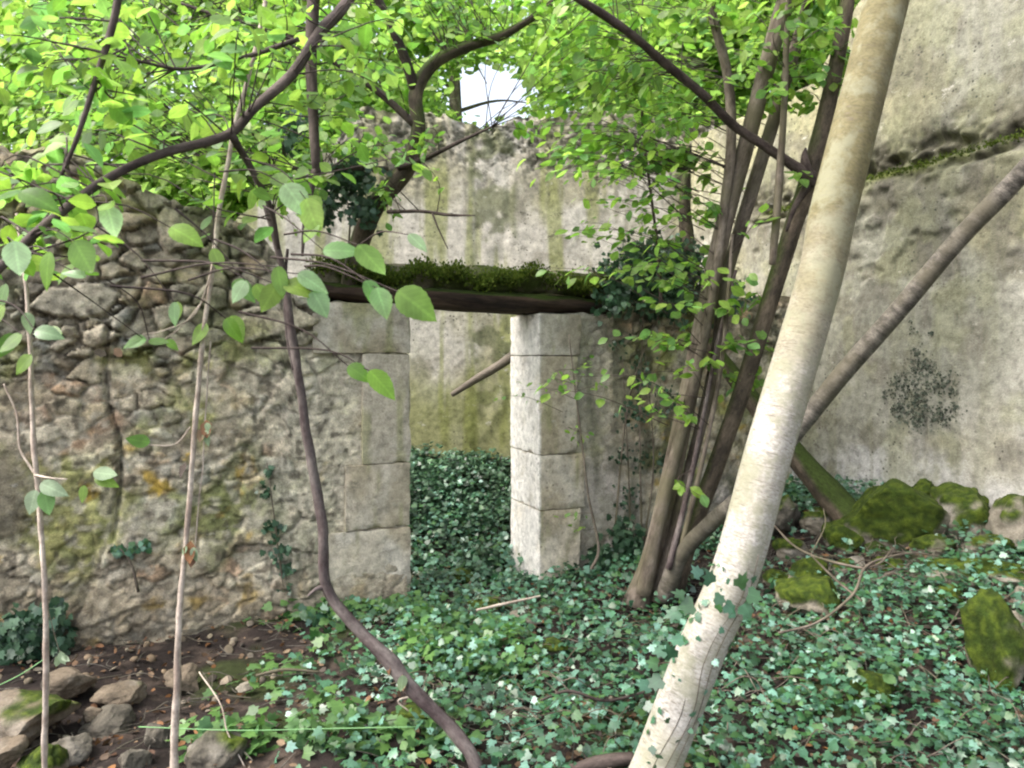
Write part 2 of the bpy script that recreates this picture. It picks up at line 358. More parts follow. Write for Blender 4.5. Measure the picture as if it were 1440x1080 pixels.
# ------------------------------------------------------------------ layout of the ruin
FD = np.array((0.93, 0.37)); FD /= np.linalg.norm(FD); FP = np.array((-0.662, 5.0))   # front wall line, from the left edge of the doorway
FN = np.array((FD[1], -FD[0]))                                                       # towards the camera
DOOR = 0.91
CORN = np.array((1.736, 7.5)); RD = np.array((1.264, -3.0)); RD /= np.linalg.norm(RD); RN = np.array((RD[1], -RD[0]))
BD = np.array((-1.0, -0.03)); BD /= np.linalg.norm(BD); BN = np.array((-0.03*1, -1.0))*1.0; BN = np.array((BD[1], -BD[0])); BN = BN if BN[1] < 0 else -BN
RN = RN if RN[0] < 0 else -RN
def ground(x, y):
    x = np.asarray(x, float); y = np.asarray(y, float)
    d = FD[0]*(y-FP[1])-FD[1]*(x-FP[0])
    z = 0.50*ss(0.5, 2.7, x)*ss(2.0, 4.4, y)
    z = z-0.05*ss(-0.5, -2.5, x)
    z = z+0.60*ss(0.35, 2.2, d)*ss(5.0, 5.6, y+0*x)*(1-0.55*ss(0.8, 2.2, x))
    z = z+0.10*ss(0.1, 0.9, x)*ss(4.3, 5.2, y)
    z = z+1.6*ss(8.5, 30, y)+6*ss(25, 120, y)
    z = z+0.07*fbm(x*1.3, y*1.3, 0, 3, 5)+0.035*fbm(x*6, y*6, 0, 3, 9)*ss(14, 8, np.hypot(x, y-4))
    return z
gx = np.concatenate([-np.geomspace(600, 4.6, 26)[:-1], np.arange(-4.6, 4.6, 0.035), np.geomspace(4.6, 600, 26)])
gy = np.concatenate([-np.geomspace(300, 0.5, 16)[:-1], np.arange(-0.5, 8.6, 0.035), np.geomspace(8.6, 900, 28)])
def grid_faces(n, m):
    i = np.arange(n-1)[:, None]; j = np.arange(m-1)[None]
    return np.stack([i*m+j, (i+1)*m+j, (i+1)*m+j+1, i*m+j+1], -1).reshape(-1, 4)
X, Y = np.meshgrid(gx, gy, indexing='ij'); Z = ground(X, Y)
Z = Z+0.02*fbm(X*22, Y*22, 0, 3, 31)*(np.hypot(X, Y-4) < 8)
gc = np.zeros(X.shape+(3,))+np.array((0.030, 0.022, 0.019))
gc = mixc(gc, (0.018, 0.013, 0.011), ss(-0.1, 0.3, fbm(X*3, Y*3, 0, 4, 3)))
gc = mixc(gc, (0.075, 0.056, 0.045), ss(0.12, 0.4, fbm(X*9, Y*9, 0, 4, 8)))
gc = mixc(gc, (0.035, 0.045, 0.014), ss(0.14, 0.4, fbm(X*2.1, Y*2.1, 0, 4, 41)))
tag(mesh('ground', np.stack([X, Y, Z], -1).reshape(-1, 3), grid_faces(len(gx), len(gy)), M['soil'], col=gc.reshape(-1, 3)), kind='structure')

# ------------------------------------------------------------------ walls
def panel(name, P0, D, Nn, s0, s1, zb, topf, thick, dispf, colf, step, material, parent):
    ns = int((s1-s0)/step)+2; S = np.linspace(s0, s1, ns); top = topf(S)
    nz = int((top.max()-zb)/step)+2; q = np.linspace(0, 1, nz)
    Sg, Q = np.meshgrid(S, q, indexing='ij'); Zg = zb+(top[:, None]-zb)*Q
    d = dispf(Sg, Zg); c = colf(Sg, Zg, d)
    V = np.zeros(Sg.shape+(3,)); V[..., 0] = P0[0]+Sg*D[0]+d*Nn[0]; V[..., 1] = P0[1]+Sg*D[1]+d*Nn[1]; V[..., 2] = Zg
    Fa = [grid_faces(ns, nz)]; VV = [V.reshape(-1, 3)]; CC = [c.reshape(-1, 3)]; n = ns*nz
    # closed shell: top strip, back sheet, two ends
    kk = 5; T = np.zeros((ns, kk, 3)); tcx = np.zeros((ns, kk, 3))
    for a in range(kk):
        w = a/(kk-1); dd = d[:, -1]*(1-w)-thick*w
        T[:, a, 0] = P0[0]+S*D[0]+dd*Nn[0]; T[:, a, 1] = P0[1]+S*D[1]+dd*Nn[1]
        T[:, a, 2] = top+0.06*math.sin(w*PI)*(0.5+noise(S*9, w*3+S*0, 0, 3)); tcx[:, a] = c[:, -1]
    VV.append(T.reshape(-1, 3)); CC.append(tcx.reshape(-1, 3)); Fa.append(grid_faces(ns, kk)+n); n += ns*kk
    B = np.zeros((ns, 2, 3))
    for a, zz in enumerate((top, np.full(ns, zb))):
        B[:, a, 0] = P0[0]+S*D[0]-thick*Nn[0]; B[:, a, 1] = P0[1]+S*D[1]-thick*Nn[1]; B[:, a, 2] = zz
    VV.append(B.reshape(-1, 3)); CC.append(np.repeat(c.mean((0, 1))[None], ns*2, 0)); Fa.append(grid_faces(ns, 2)+n); n += ns*2
    for e in (0, ns-1):
        E = np.zeros((nz, 2, 3)); E[:, 0] = V[e]; E[:, 1] = V[e]
        E[:, 1, 0] = P0[0]+S[e]*D[0]-thick*Nn[0]; E[:, 1, 1] = P0[1]+S[e]*D[1]-thick*Nn[1]
        VV.append(E.reshape(-1, 3)); CC.append(np.repeat(c[e][:, None], 2, 1).reshape(-1, 3)); Fa.append(grid_faces(nz, 2)+n); n += nz*2
    return mesh(name, np.vstack(VV), np.vstack(Fa), material, parent, col=np.vstack(CC))

# --- front rubble wall
front = empty('ruined_stone_wall', (FP[0], FP[1], 0), 'ruined rubble stone wall with a cut stone doorway under a rotten beam', 'wall')
def stones(S, Zg):
    wx = S+0.03*fbm(S*5, Zg*5, 0, 3, 2)+0.02*fbm(S*19, Zg*19, 0, 2, 3); wz = Zg+0.025*fbm(S*5, Zg*5, 7, 3, 4)+0.02*fbm(S*19, Zg*19, 5, 2, 3)
    f1, f2, cid = worley(wx/0.155, wz/0.105, 21); t1 = worley.tilt
    g1, g2, cid2 = worley(wx/0.33+3.3, wz/0.20, 5); t2 = worley.tilt
    g3, g4, cid3 = worley(wx/0.085, wz/0.07, 77); t3 = worley.tilt
    sel = cid2 > 0.74; sml = (cid2 < 0.3)
    e = np.where(sel, (g2-g1)*1.6, f2-f1); c = np.where(sel, cid2*7.77 % 1, cid)
    e = np.where(sml, (g4-g3)*0.7, e); c = np.where(sml, cid3, c)
    e = np.minimum(e, np.where(sel | sml, (g2-g1)*1.6+0.02, 9)); stones.tilt = np.where(sel, t2, np.where(sml, t3, t1))
    return e, c
def rub_zone(S, Zg):  # 0 = flush old pointing low down and near the door, 1 = open dark joints high up
    return ss(1.15, 1.75, Zg+0.25*fbm(S*1.3, Zg*1.3, 0, 3, 61))*0.85+0.15
def rub_disp(S, Zg):
    e, c = stones(S, Zg); up = rub_zone(S, Zg)
    ren = ss(0.1, 0.25, (-1.95-S)+0.15*fbm(S*2, Zg*2, 0, 3, 12))*ss(1.15, 0.95, Zg)*ss(0.55, 0.75, Zg)
    e = e+0.10*fbm(S*22, Zg*22, 0, 3, 91); cov = ss(0.0, 0.22, fbm(S*2.6, Zg*2.6, 0, 4, 14))*(1-up)
    body = ss(0.02, 0.17, e); body = body+(1-body)*cov
    tl = stones.tilt*body*(1-cov)*(0.005+0.06*up)
    d = tl-0.042*(1-body)*up-0.013*(1-body)*(1-up)+(c-0.5)*0.05*up*body+(c-0.5)*0.012*body+0.008*fbm(S*14, Zg*14, 0, 5, 8)+0.006*fbm(S*34, Zg*34, 0, 2, 18)+0.02*fbm(S*1.6, Zg*1.6, 0, 3, 19)
    d = np.where(ren > 0, d*(1-ren)+ren*(0.02+0.006*fbm(S*8, Zg*8, 0, 3, 3)), d)
    near = ss(-0.62, -0.5, S)*ss(1.6, 1.4, np.abs(S))+ss(1.7, 1.5, S)*(S > 0.3)
    d = d*(1-0.6*np.clip(near, 0, 1))-0.016*np.clip(near, 0, 1)
    # vertical crack
    cr = np.exp(-((S+1.72+0.03*fbm(Zg*4, 0, 0, 3, 5)+0.05*np.sin(Zg*5))/0.012)**2)*ss(0.5, 0.6, Zg)*ss(1.9, 1.7, Zg)
    low = ss(0.45, 0.0, Zg)*0.05*(S < 0)
    return d-0.05*cr+low
def rub_col(S, Zg, d):
    e, c = stones(S, Zg); up = rub_zone(S, Zg); e = e+0.10*fbm(S*22, Zg*22, 0, 3, 91); body = ss(0.0, 0.14, e)
    base = np.array((0.30, 0.26, 0.19))*(0.72+0.6*c[..., None])
    base = mixc(base, (0.36, 0.30, 0.20), ss(0.55, 0.9, (c*5.3) % 1)); base = mixc(base, (0.24, 0.235, 0.20), ss(0.7, 0.95, (c*9.1) % 1))
    base = mixc(base, (0.33, 0.21, 0.13), ss(0.86, 0.95, (c*13.7) % 1)*0.7)
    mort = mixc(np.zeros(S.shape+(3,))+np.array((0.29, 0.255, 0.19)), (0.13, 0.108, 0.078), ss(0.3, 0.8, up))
    mort = mixc(mort, (0.11, 0.09, 0.06), ss(0.1, 0.3, fbm(S*5, Zg*5, 0, 3, 51))*0.8)
    col = mixc(mort, base, body) if False else mort*(1-body[..., None])+base*body[..., None]
    col = mixc(col, (0.34, 0.30, 0.22), ss(0.0, 0.3, fbm(S*2.6, Zg*2.6, 0, 4, 14))*(1-up)*0.85)
    col = mixc(col, (0.19, 0.20, 0.055), ss(0.02, 0.32, fbm(S*3.1, Zg*3.1, 0, 4, 24))*0.75*ss(0.1, 0.5, Zg))
    col = mixc(col, (0.10, 0.115, 0.05), ss(0.1, 0.4, fbm(S*1.7+9, Zg*1.4, 0, 4, 37))*0.7)
    col = mixc(col, (0.30, 0.20, 0.03), ss(0.27, 0.42, fbm(S*6+4, Zg*6, 0, 3, 33))*0.8*ss(1.5, 1.0, Zg))
    col = mixc(col, (0.42, 0.38, 0.29), ss(0.08, 0.3, fbm(S*8, Zg*8, 0, 4, 93))*0.55)
    col = mixc(col, (0.11, 0.09, 0.065), ss(0.12, 0.34, fbm(S*11, Zg*9, 3, 4, 95))*0.6)
    col = mixc(col, (0.40, 0.37, 0.30), ss(-1.15, -0.7, S+.2*fbm(S*4, Zg*4, 0, 3, 2))*(S < .3)*0.55)
    col = np.clip(col*(1.25+.25*(1-up[..., None])), 0, .55)
    fine = fbm(S*30, Zg*30, 0, 2, 195)
    col = col*(1+0.75*fine[..., None]); col = mixc(col, (0.07, 0.06, 0.045), ss(0.2, 0.38, fbm(S*24, Zg*20, 3, 3, 197))*0.7)
    col = mixc(col, (0.50, 0.46, 0.37), ss(0.18, 0.34, fbm(S*17, Zg*19, 6, 3, 198))*0.6*(1-.6*up))
    # grey brown render low on the left
    ren = ss(0.05, 0.3, (-1.95-S)+0.15*fbm(S*2, Zg*2, 0, 3, 12))*ss(1.2, 1.0, Zg)*ss(0.5, 0.7, Zg)
    col = mixc(col, (0.20, 0.175, 0.125), ren)
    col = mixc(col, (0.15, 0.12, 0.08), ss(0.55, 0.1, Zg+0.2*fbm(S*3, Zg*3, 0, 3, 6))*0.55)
    return col
def left_top(S):
    return np.interp(S, [-6, -3, -2.3, -1.9, -1.5, -1.2, -1.0, -0.82, -0.72, 0], [2.72, 2.72, 2.74, 2.66, 2.55, 2.45, 2.4, 2.2, 1.94, 1.93])+0.09*fbm(S*4, 0, 0, 4, 7)*(S < -0.7)
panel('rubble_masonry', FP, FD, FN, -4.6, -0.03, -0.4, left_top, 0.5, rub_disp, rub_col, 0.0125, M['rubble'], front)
def rcol(S, Zg, d):
    c = rub_col(S, Zg, d)*1.15
    c = mixc(c, (0.38, 0.36, 0.31), np.clip(ss(-0.1, 0.25, fbm(S*2, Zg*2, 3, 4, 71))*ss(1.5, 0.4, Zg)*0.8+ss(1.9, 1.2, S)*.75, 0, .9))
    c = mixc(c, (0.55, 0.50, 0.46), ss(0.05, 0.3, fbm(S*6, Zg*6, 3, 4, 171))*ss(1.3, .6, Zg)*.8)
    return mixc(c, (0.09, 0.10, 0.06), ss(0.0, 0.35, fbm(S*9, Zg*2.2, 3, 4, 78))*0.65)
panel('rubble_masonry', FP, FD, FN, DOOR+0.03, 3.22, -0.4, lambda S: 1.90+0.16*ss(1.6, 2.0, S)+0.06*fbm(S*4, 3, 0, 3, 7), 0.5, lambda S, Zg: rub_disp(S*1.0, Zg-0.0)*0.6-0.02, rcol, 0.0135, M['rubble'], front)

def block(name, s0, s1, z0, z1, f0, f1, parent, seed, tone=1.0, D=FD, P0=FP, Nn=FN, step=0.022, amp=0.006, white=0.0):
    """rounded cut stone: s0..s1 along the wall, f0..f1 = how far in front of / behind the wall line"""
    nx, ny, nz = [max(3, int(abs(q)/step)+2) for q in (s1-s0, f1-f0, z1-z0)]
    VV = []; FF = []; n = 0
    def face(a, b, fn):
        nonlocal n
        A, B = np.meshgrid(np.linspace(0, 1, a), np.linspace(0, 1, b), indexing='ij')
        VV.append(fn(A, B).reshape(-1, 3)); FF.append(grid_faces(a, b)+n); n += a*b
    o = np.ones
    face(nx, nz, lambda A, B: np.stack([A, 0*A+1, B], -1)); face(nx, nz, lambda A, B: np.stack([A, 0*A, B], -1))
    face(ny, nz, lambda A, B: np.stack([0*A, A, B], -1)); face(ny, nz, lambda A, B: np.stack([0*A+1, A, B], -1))
    face(nx, ny, lambda A, B: np.stack([A, B, 0*A], -1)); face(nx, ny, lambda A, B: np.stack([A, B, 0*A+1], -1))
    q = np.vstack(VV); dims = np.array((s1-s0, f1-f0, z1-z0)); w = q*dims
    r = 0.007; lo = np.array((r, r, r)); inner = np.clip(w, lo, dims-lo); dlt = w-inner; L = np.linalg.norm(dlt, axis=1, keepdims=True)
    w = np.where(L > 1e-6, inner+dlt/np.maximum(L, 1e-6)*r, w)
    nn = unit(w-np.clip(w, lo*1.01, dims-lo*1.01)+1e-9)
    wp = w+np.array((s0, f0, z0))
    dn = fbm(wp[:, 0]*7+seed, wp[:, 1]*7, wp[:, 2]*7, 4, seed)*amp*2+fbm(wp[:, 0]*30, wp[:, 1]*30+seed, wp[:, 2]*30, 3, seed)*amp*0.6
    chip = np.minimum(0, fbm(wp[:, 0]*12, wp[:, 1]*12, wp[:, 2]*12+seed, 3, seed+5)+0.15)*0.03*(L[:, 0] > r*1.1)
    wp = wp+nn*(dn+chip)[:, None]
    V = np.stack([P0[0]+wp[:, 0]*D[0]+wp[:, 1]*Nn[0], P0[1]+wp[:, 0]*D[1]+wp[:, 1]*Nn[1], wp[:, 2]], -1)
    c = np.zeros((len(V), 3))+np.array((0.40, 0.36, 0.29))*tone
    c = mixc(c, (0.52, 0.49, 0.43), ss(-0.1, 0.3, fbm(wp[:, 0]*4, wp[:, 1]*4+seed, wp[:, 2]*4, 4, seed))*0.6)
    c = mixc(c, (0.30, 0.25, 0.16), ss(0.05, 0.35, fbm(wp[:, 0]*3, wp[:, 1]*3+seed, wp[:, 2]*2, 4, seed+2))*0.6)
    c = mixc(c, (0.23, 0.24, 0.10), ss(0.12, 0.36, fbm(wp[:, 0]*14, wp[:, 1]*14+seed, wp[:, 2]*2.5, 4, seed+3))*0.55)
    if white: c = mixc(c, (0.72, 0.70, 0.66), ss(0.012, 0.0, wp[:, 0]-s0)*white)  # paler limestone on the reveal face, with the light falling there painted in
    return mesh(name, V, np.vstack(FF), M['ashlar'], parent, col=c)
G = 0.0025
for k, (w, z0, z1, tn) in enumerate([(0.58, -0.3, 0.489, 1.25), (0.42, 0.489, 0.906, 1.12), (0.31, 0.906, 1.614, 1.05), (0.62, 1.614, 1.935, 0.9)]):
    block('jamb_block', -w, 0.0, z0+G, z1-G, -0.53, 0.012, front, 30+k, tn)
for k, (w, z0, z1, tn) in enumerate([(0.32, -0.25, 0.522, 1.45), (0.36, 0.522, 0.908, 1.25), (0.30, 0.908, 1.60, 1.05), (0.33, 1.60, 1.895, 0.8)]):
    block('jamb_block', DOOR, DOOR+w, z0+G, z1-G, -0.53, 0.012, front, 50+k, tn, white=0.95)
# lintel beam
def fw(s, f, z): return np.array((FP[0]+s*FD[0]+f*FN[0], FP[1]+s*FD[1]+f*FN[1], z))
mb = MB()
mb.tube([fw(-0.62, -0.05, 2.02), fw(-0.3, -0.04, 2.0), fw(0.2, -0.05, 1.985), (fw(0.7, -0.05, 1.965)), fw(1.2, -0.06, 1.96), fw(1.6, -0.05, 1.95)], [0.042, 0.054, 0.05, 0.056, 0.05, 0.04], 20, 0.4, 10, 3)
mb.tube([fw(-0.6, -0.30, 2.04), fw(0.2, -0.30, 2.03), fw(0.9, -0.31, 2.0), fw(1.6, -0.30, 1.99)], [0.09, 0.1, 0.1, 0.09], 14, 0.12, 8, 9)
mb.build('lintel_beam', M['beam'], front)
mb = MB()
mb.tube([fw(-0.62, -0.09, 2.10), fw(-0.35, -0.12, 2.12), fw(0.1, -0.15, 2.13), fw(0.6, -0.14, 2.11), fw(1.1, -0.12, 2.12), fw(1.6, -0.16, 2.10), fw(2.0, -0.2, 2.10)], [0.04, 0.075, 0.07, 0.085, 0.075, 0.09, 0.05], 16, 0.4, 10, 5, 4)
V = np.vstack(mb.V); cc = np.zeros((len(V), 3))+np.array((0.22, 0.19, 0.14)); cc = mixc(cc, (0.05, 0.065, 0.015), ss(-0.3, -0.05, fbm(V[:, 0]*7, V[:, 1]*7, V[:, 2]*7, 3, 2)))
mesh('wall_capping', V, np.vstack(mb.Fq), M['rubble'], front, col=cc)

# --- plastered back wall
def bplas_disp(S, Zg):
    d = 0.012*fbm(S*2, Zg*2, 0, 4, 3)+0.004*fbm(S*14, Zg*14, 0, 3, 9)
    rough = ss(3.15, 3.55, Zg+0.35*fbm(S*2.2, Zg*1.5, 0, 3, 15)); e, c = stones(S*1.5, Zg*1.5)
    d = d-rough*(0.02+0.03*(1-ss(0, 0.15, e)))+rough*0.05*fbm(S*14, Zg*14, 0, 4, 4)
    st = ss(0.05, 0.0, np.abs(S-1.93)-0.16)*(0.5+0.5*noise(S*12, Zg*6, 0, 4))
    return d-0.02*st
def plas_base(S, Zg, seed, base=(0.37, 0.345, 0.28)):
    col = np.zeros(S.shape+(3,))+np.array(base)
    col = mixc(col, (0.46, 0.44, 0.39), ss(-0.1, 0.3, fbm(S*1.1, Zg*1.1, seed, 4, seed))*0.7)
    col = mixc(col, (0.29, 0.27, 0.17), ss(0.0, 0.35, fbm(S*1.6, Zg*1.2, seed+2, 4, seed+1))*0.75)
    col = mixc(col, (0.20, 0.185, 0.15), ss(0.12, 0.4, fbm(S*6, Zg*4, seed, 4, seed+5))*0.7)
    return col
def bplas_col(S, Zg, d):
    col = plas_base(S, Zg, 4, (0.46, 0.43, 0.38))*1.08
    streak = fbm(S*11, Zg*0.9, 0, 4, 44)
    col = mixc(col, (0.20, 0.19, 0.14), ss(0.1, 0.4, streak)*0.75*ss(2.2, 3.2, Zg))
    col = mixc(col, (0.22, 0.24, 0.07), ss(0.02, 0.3, fbm(S*7, Zg*0.6, 0, 4, 47))*0.7)
    rough = ss(3.1, 3.5, Zg+0.35*fbm(S*2.2, Zg*1.5, 0, 3, 15)); e, c = stones(S*1.5, Zg*1.5)
    col = mixc(col, (0.24, 0.22, 0.17), rough*(0.3+0.5*c)); col = mixc(col, (0.07, 0.07, 0.05), ss(.1, .3, fbm(S*16, Zg*16, 0, 3, 5))*ss(2.9, 3.4, Zg+0.35*fbm(S*2.2, Zg*1.5, 0, 3, 15))*.8); col = mixc(col, (0.05, 0.05, 0.035), rough*ss(0.1, 0.0, e)*0.8)
    col = mixc(col, (0.14, 0.15, 0.08), ss(0.02, 0.25, fbm(S*5, Zg*5, 0, 4, 55))*ss(0.08, 0.0, np.abs(S-1.93)-0.2)*0.8)
    col = mixc(col, (0.20, 0.22, 0.06), ss(1.6, 1.0, Zg+0.5*fbm(S*3, Zg*2, 0, 3, 66))*0.6)
    return col
bw = empty('plastered_back_wall', (-1, 7.4, 0), 'pale plastered wall with ragged top standing behind the doorway', 'wall')
panel('plaster_face', CORN, BD, BN, -0.25, 7.5, -0.2, lambda S: np.interp(S, [0, 3.2, 4.0, 5.0, 7.5], [3.98, 3.98, 3.2, 2.4, 1.8])+0.12*fbm(S*1.5, 0, 0, 4, 9)+0.10*fbm(S*7, 0, 0, 3, 2)-0.10*np.exp(-((S-1.95)/0.35)**2), 0.45, bplas_disp, bplas_col, 0.02, M['plaster'], bw)
# --- plastered side wall with broken ledge
def ledge_z(S): return 2.86+0.035*fbm(S*2.5, 0, 0, 3, 8)+0.02*fbm(S*9, 0, 0, 3, 2)-0.07*ss(2.3, 1.4, S)
def rplas_disp(S, Zg):
    d = 0.02*fbm(S*1.4, Zg*1.4, 0, 4, 13)+0.006*fbm(S*13, Zg*13, 0, 3, 19)
    L = ledge_z(S); e = Zg-L
    ramp_ = ss(0.6, 1.2, S)
    d = d+ramp_*0.075*ss(0.02, -0.015, e)*(1-0.55*ss(-0.05, -0.5, e))                      # wall below stands proud
    rag = ss(0.35, 0.0, np.abs(e-0.12)/0.45)
    d = d+ramp_*np.exp(-((e-0.06)/0.16)**2)*0.10*fbm(S*9, Zg*13, 0, 5, 177)
    d = d-ramp_*0.05*ss(0.0, 0.25, fbm(S*5, Zg*7, 0, 4, 77))*np.exp(-((e-0.07)/0.11)**2)
    d = d-ramp_*0.05*np.exp(-((e+0.055)/0.018)**2)*ss(-0.25, 0.1, fbm(S*3, 0, 0, 3, 5))
    d = d-0.02*ss(0.12, 0.2, fbm(S*4, Zg*4, 0, 4, 88))*ss(1.6, 2.4, Zg)*ss(2.9, 2.6, Zg)
    cr = np.exp(-((S-(2.62+0.04*fbm(Zg*5, 0, 0, 3, 1)))/0.01)**2)*ss(1.3, 1.2, Zg)
    return d-0.03*cr
def rplas_col(S, Zg, d):
    col = plas_base(S, Zg, 14, (0.29, 0.285, 0.235))*0.9; e = Zg-ledge_z(S)
    col = mixc(col, (0.33, 0.31, 0.18), ss(-0.15, 0.3, fbm(S*1.4, Zg*1.1, 0, 4, 40))*ss(2.6, 3.1, Zg)*0.8)
    col = mixc(col, (0.52, 0.51, 0.50), ss(0.0, -0.35, (Zg-1.05)+0.35*fbm(S*1.8, Zg*1.8, 0, 4, 29))*0.8)
    rm = ss(0.6, 1.2, S)
    rg = fbm(S*11, Zg*16, 0, 5, 177)
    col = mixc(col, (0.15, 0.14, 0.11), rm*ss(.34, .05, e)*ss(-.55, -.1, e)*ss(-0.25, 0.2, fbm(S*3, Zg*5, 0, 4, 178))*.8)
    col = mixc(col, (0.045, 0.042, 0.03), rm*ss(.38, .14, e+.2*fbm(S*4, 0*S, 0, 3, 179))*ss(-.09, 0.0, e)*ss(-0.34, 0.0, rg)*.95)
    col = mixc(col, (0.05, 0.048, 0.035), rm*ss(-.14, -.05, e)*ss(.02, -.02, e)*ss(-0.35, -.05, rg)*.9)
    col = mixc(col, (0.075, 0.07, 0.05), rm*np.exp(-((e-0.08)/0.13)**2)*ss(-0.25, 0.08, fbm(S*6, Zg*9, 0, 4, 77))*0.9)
    col = mixc(col, (0.11, 0.13, 0.03), rm*np.exp(-((e)/0.035)**2)*ss(-0.15, 0.1, fbm(S*4, 0, 0, 4, 7))*0.95)
    col = mixc(col, (0.13, 0.12, 0.10), rm*ss(0.05, 0.3, fbm(S*5, Zg*3, 0, 4, 70))*ss(1.7, 2.3, Zg)*ss(2.9, 2.7, Zg)*0.8)
    col = mixc(col, (0.13, 0.14, 0.12), np.exp(-((S-2.62)/0.22)**2-((Zg-1.45)/0.26)**2)*0.45*ss(-0.2, 0.2, fbm(S*8, Zg*8, 0, 4, 73)))
    col = mixc(col, (0.17, 0.16, 0.12), ss(0.1, 0.36, fbm(S*3.2, Zg*4.5, 0, 5, 99))*0.75)
    col = mixc(col, (0.25, 0.255, 0.15), ss(0.05, 0.3, fbm(S*5, Zg*4, 0, 5, 101))*0.4)
    col = mixc(col, (0.20, 0.20, 0.13), ss(0.05, 0.35, fbm(S*13, Zg*1.1, 0, 4, 90))*0.35)
    return col
rw = empty('plastered_side_wall', (CORN[0], CORN[1], 0), 'tall stained plaster wall with a mossy broken ledge beside the boulders', 'wall')
panel('plaster_face', CORN, RD, RN, 0.02, 6.6, -0.2, lambda S: np.interp(S, [0, 0.9, 1.6, 2.1, 3, 7], [3.75, 3.7, 3.75, 4.2, 4.7, 5.0])+0.08*fbm(S*3, 0, 0, 4, 9), 0.5, rplas_disp, rplas_col, 0.0165, M['plaster'], rw)

# ------------------------------------------------------------------ rocks
def ico(sub):
    import bmesh
    bm = bmesh.new(); bmesh.ops.create_icosphere(bm, subdivisions=sub, radius=1.0)
    V = np.array([v.co[:] for v in bm.verts]); Fc = np.array([[v.index for v in f.verts] for f in bm.faces]); bm.free(); return V, Fc
ICO = {k: ico(k) for k in (3, 4, 5)}
def rock(name, c, dims, label, cat='boulder', group=None, seed=0, moss=0.5, rot=0.0, tilt=0.0, sub=5, tone=1.0, sink=0.3, tan=0.0):
    V, Fc = ICO[sub]; r = np.random.default_rng(seed+100); V = V.copy()
    for _ in range(9):
        n = unit(r.normal(size=3)); d = r.uniform(0.5, 0.85); s = V@n-d; V = V-np.maximum(s, 0)[:, None]*n*0.92
    V = V*(1+0.14*fbm(V[:, 0]*1.5+seed, V[:, 1]*1.5, V[:, 2]*1.5, 3, seed)[:, None]*2+0.035*fbm(V[:, 0]*7+seed, V[:, 1]*7, V[:, 2]*7, 4, seed)[:, None]*2)
    V = V/np.abs(V).max(0); V = V*np.array(dims)*0.5
    ct, st = math.cos(tilt), math.sin(tilt); V = V@np.array([[ct, 0, -st], [0, 1, 0], [st, 0, ct]])
    ca, sa = math.cos(rot), math.sin(rot); V = V@np.array([[ca, sa, 0], [-sa, ca, 0], [0, 0, 1]])
    nz = unit(V/np.array(dims)**2)[:, 2]
    W = V+np.array(c)
    f = fbm(W[:, 0]*5, W[:, 1]*5, W[:, 2]*5, 4, seed+3)
    col = np.zeros((len(V), 3))+np.array((0.19, 0.17, 0.135))*tone
    if tan: col = mixc(col, (0.19, 0.145, 0.10), np.full(len(V), tan))
    col = mixc(col, (0.30, 0.28, 0.24), ss(0.05, 0.4, fbm(W[:, 0]*9, W[:, 1]*9, W[:, 2]*9, 3, seed+8))*0.6*min(1, tone))
    mm = ss(0.0, 0.3, nz*0.75+f*1.3+moss*1.1-0.48)*(1 if moss > 0 else 0)
    fz = fbm(W[:, 0]*45, W[:, 1]*45, W[:, 2]*45, 3, seed+6)
    mcol = mixc(np.zeros((len(V), 3))+np.array((0.024, 0.042, 0.004)), (0.062, 0.088, 0.008), ss(-0.2, 0.3, fz))
    col = col*(1-mm[:, None])+mcol*mm[:, None]
    W = W+unit(V)*(mm*(0.008+0.012*fz))[:, None]
    o = mesh(name, W, Fc, M['rock'], None, col=col)
    return tag(o, label, cat, group)
def gP(u, v, Y, dz=0.0):
    p = P(u, v, Y); return p
BG = 'mossy boulders at the foot of the plaster wall'
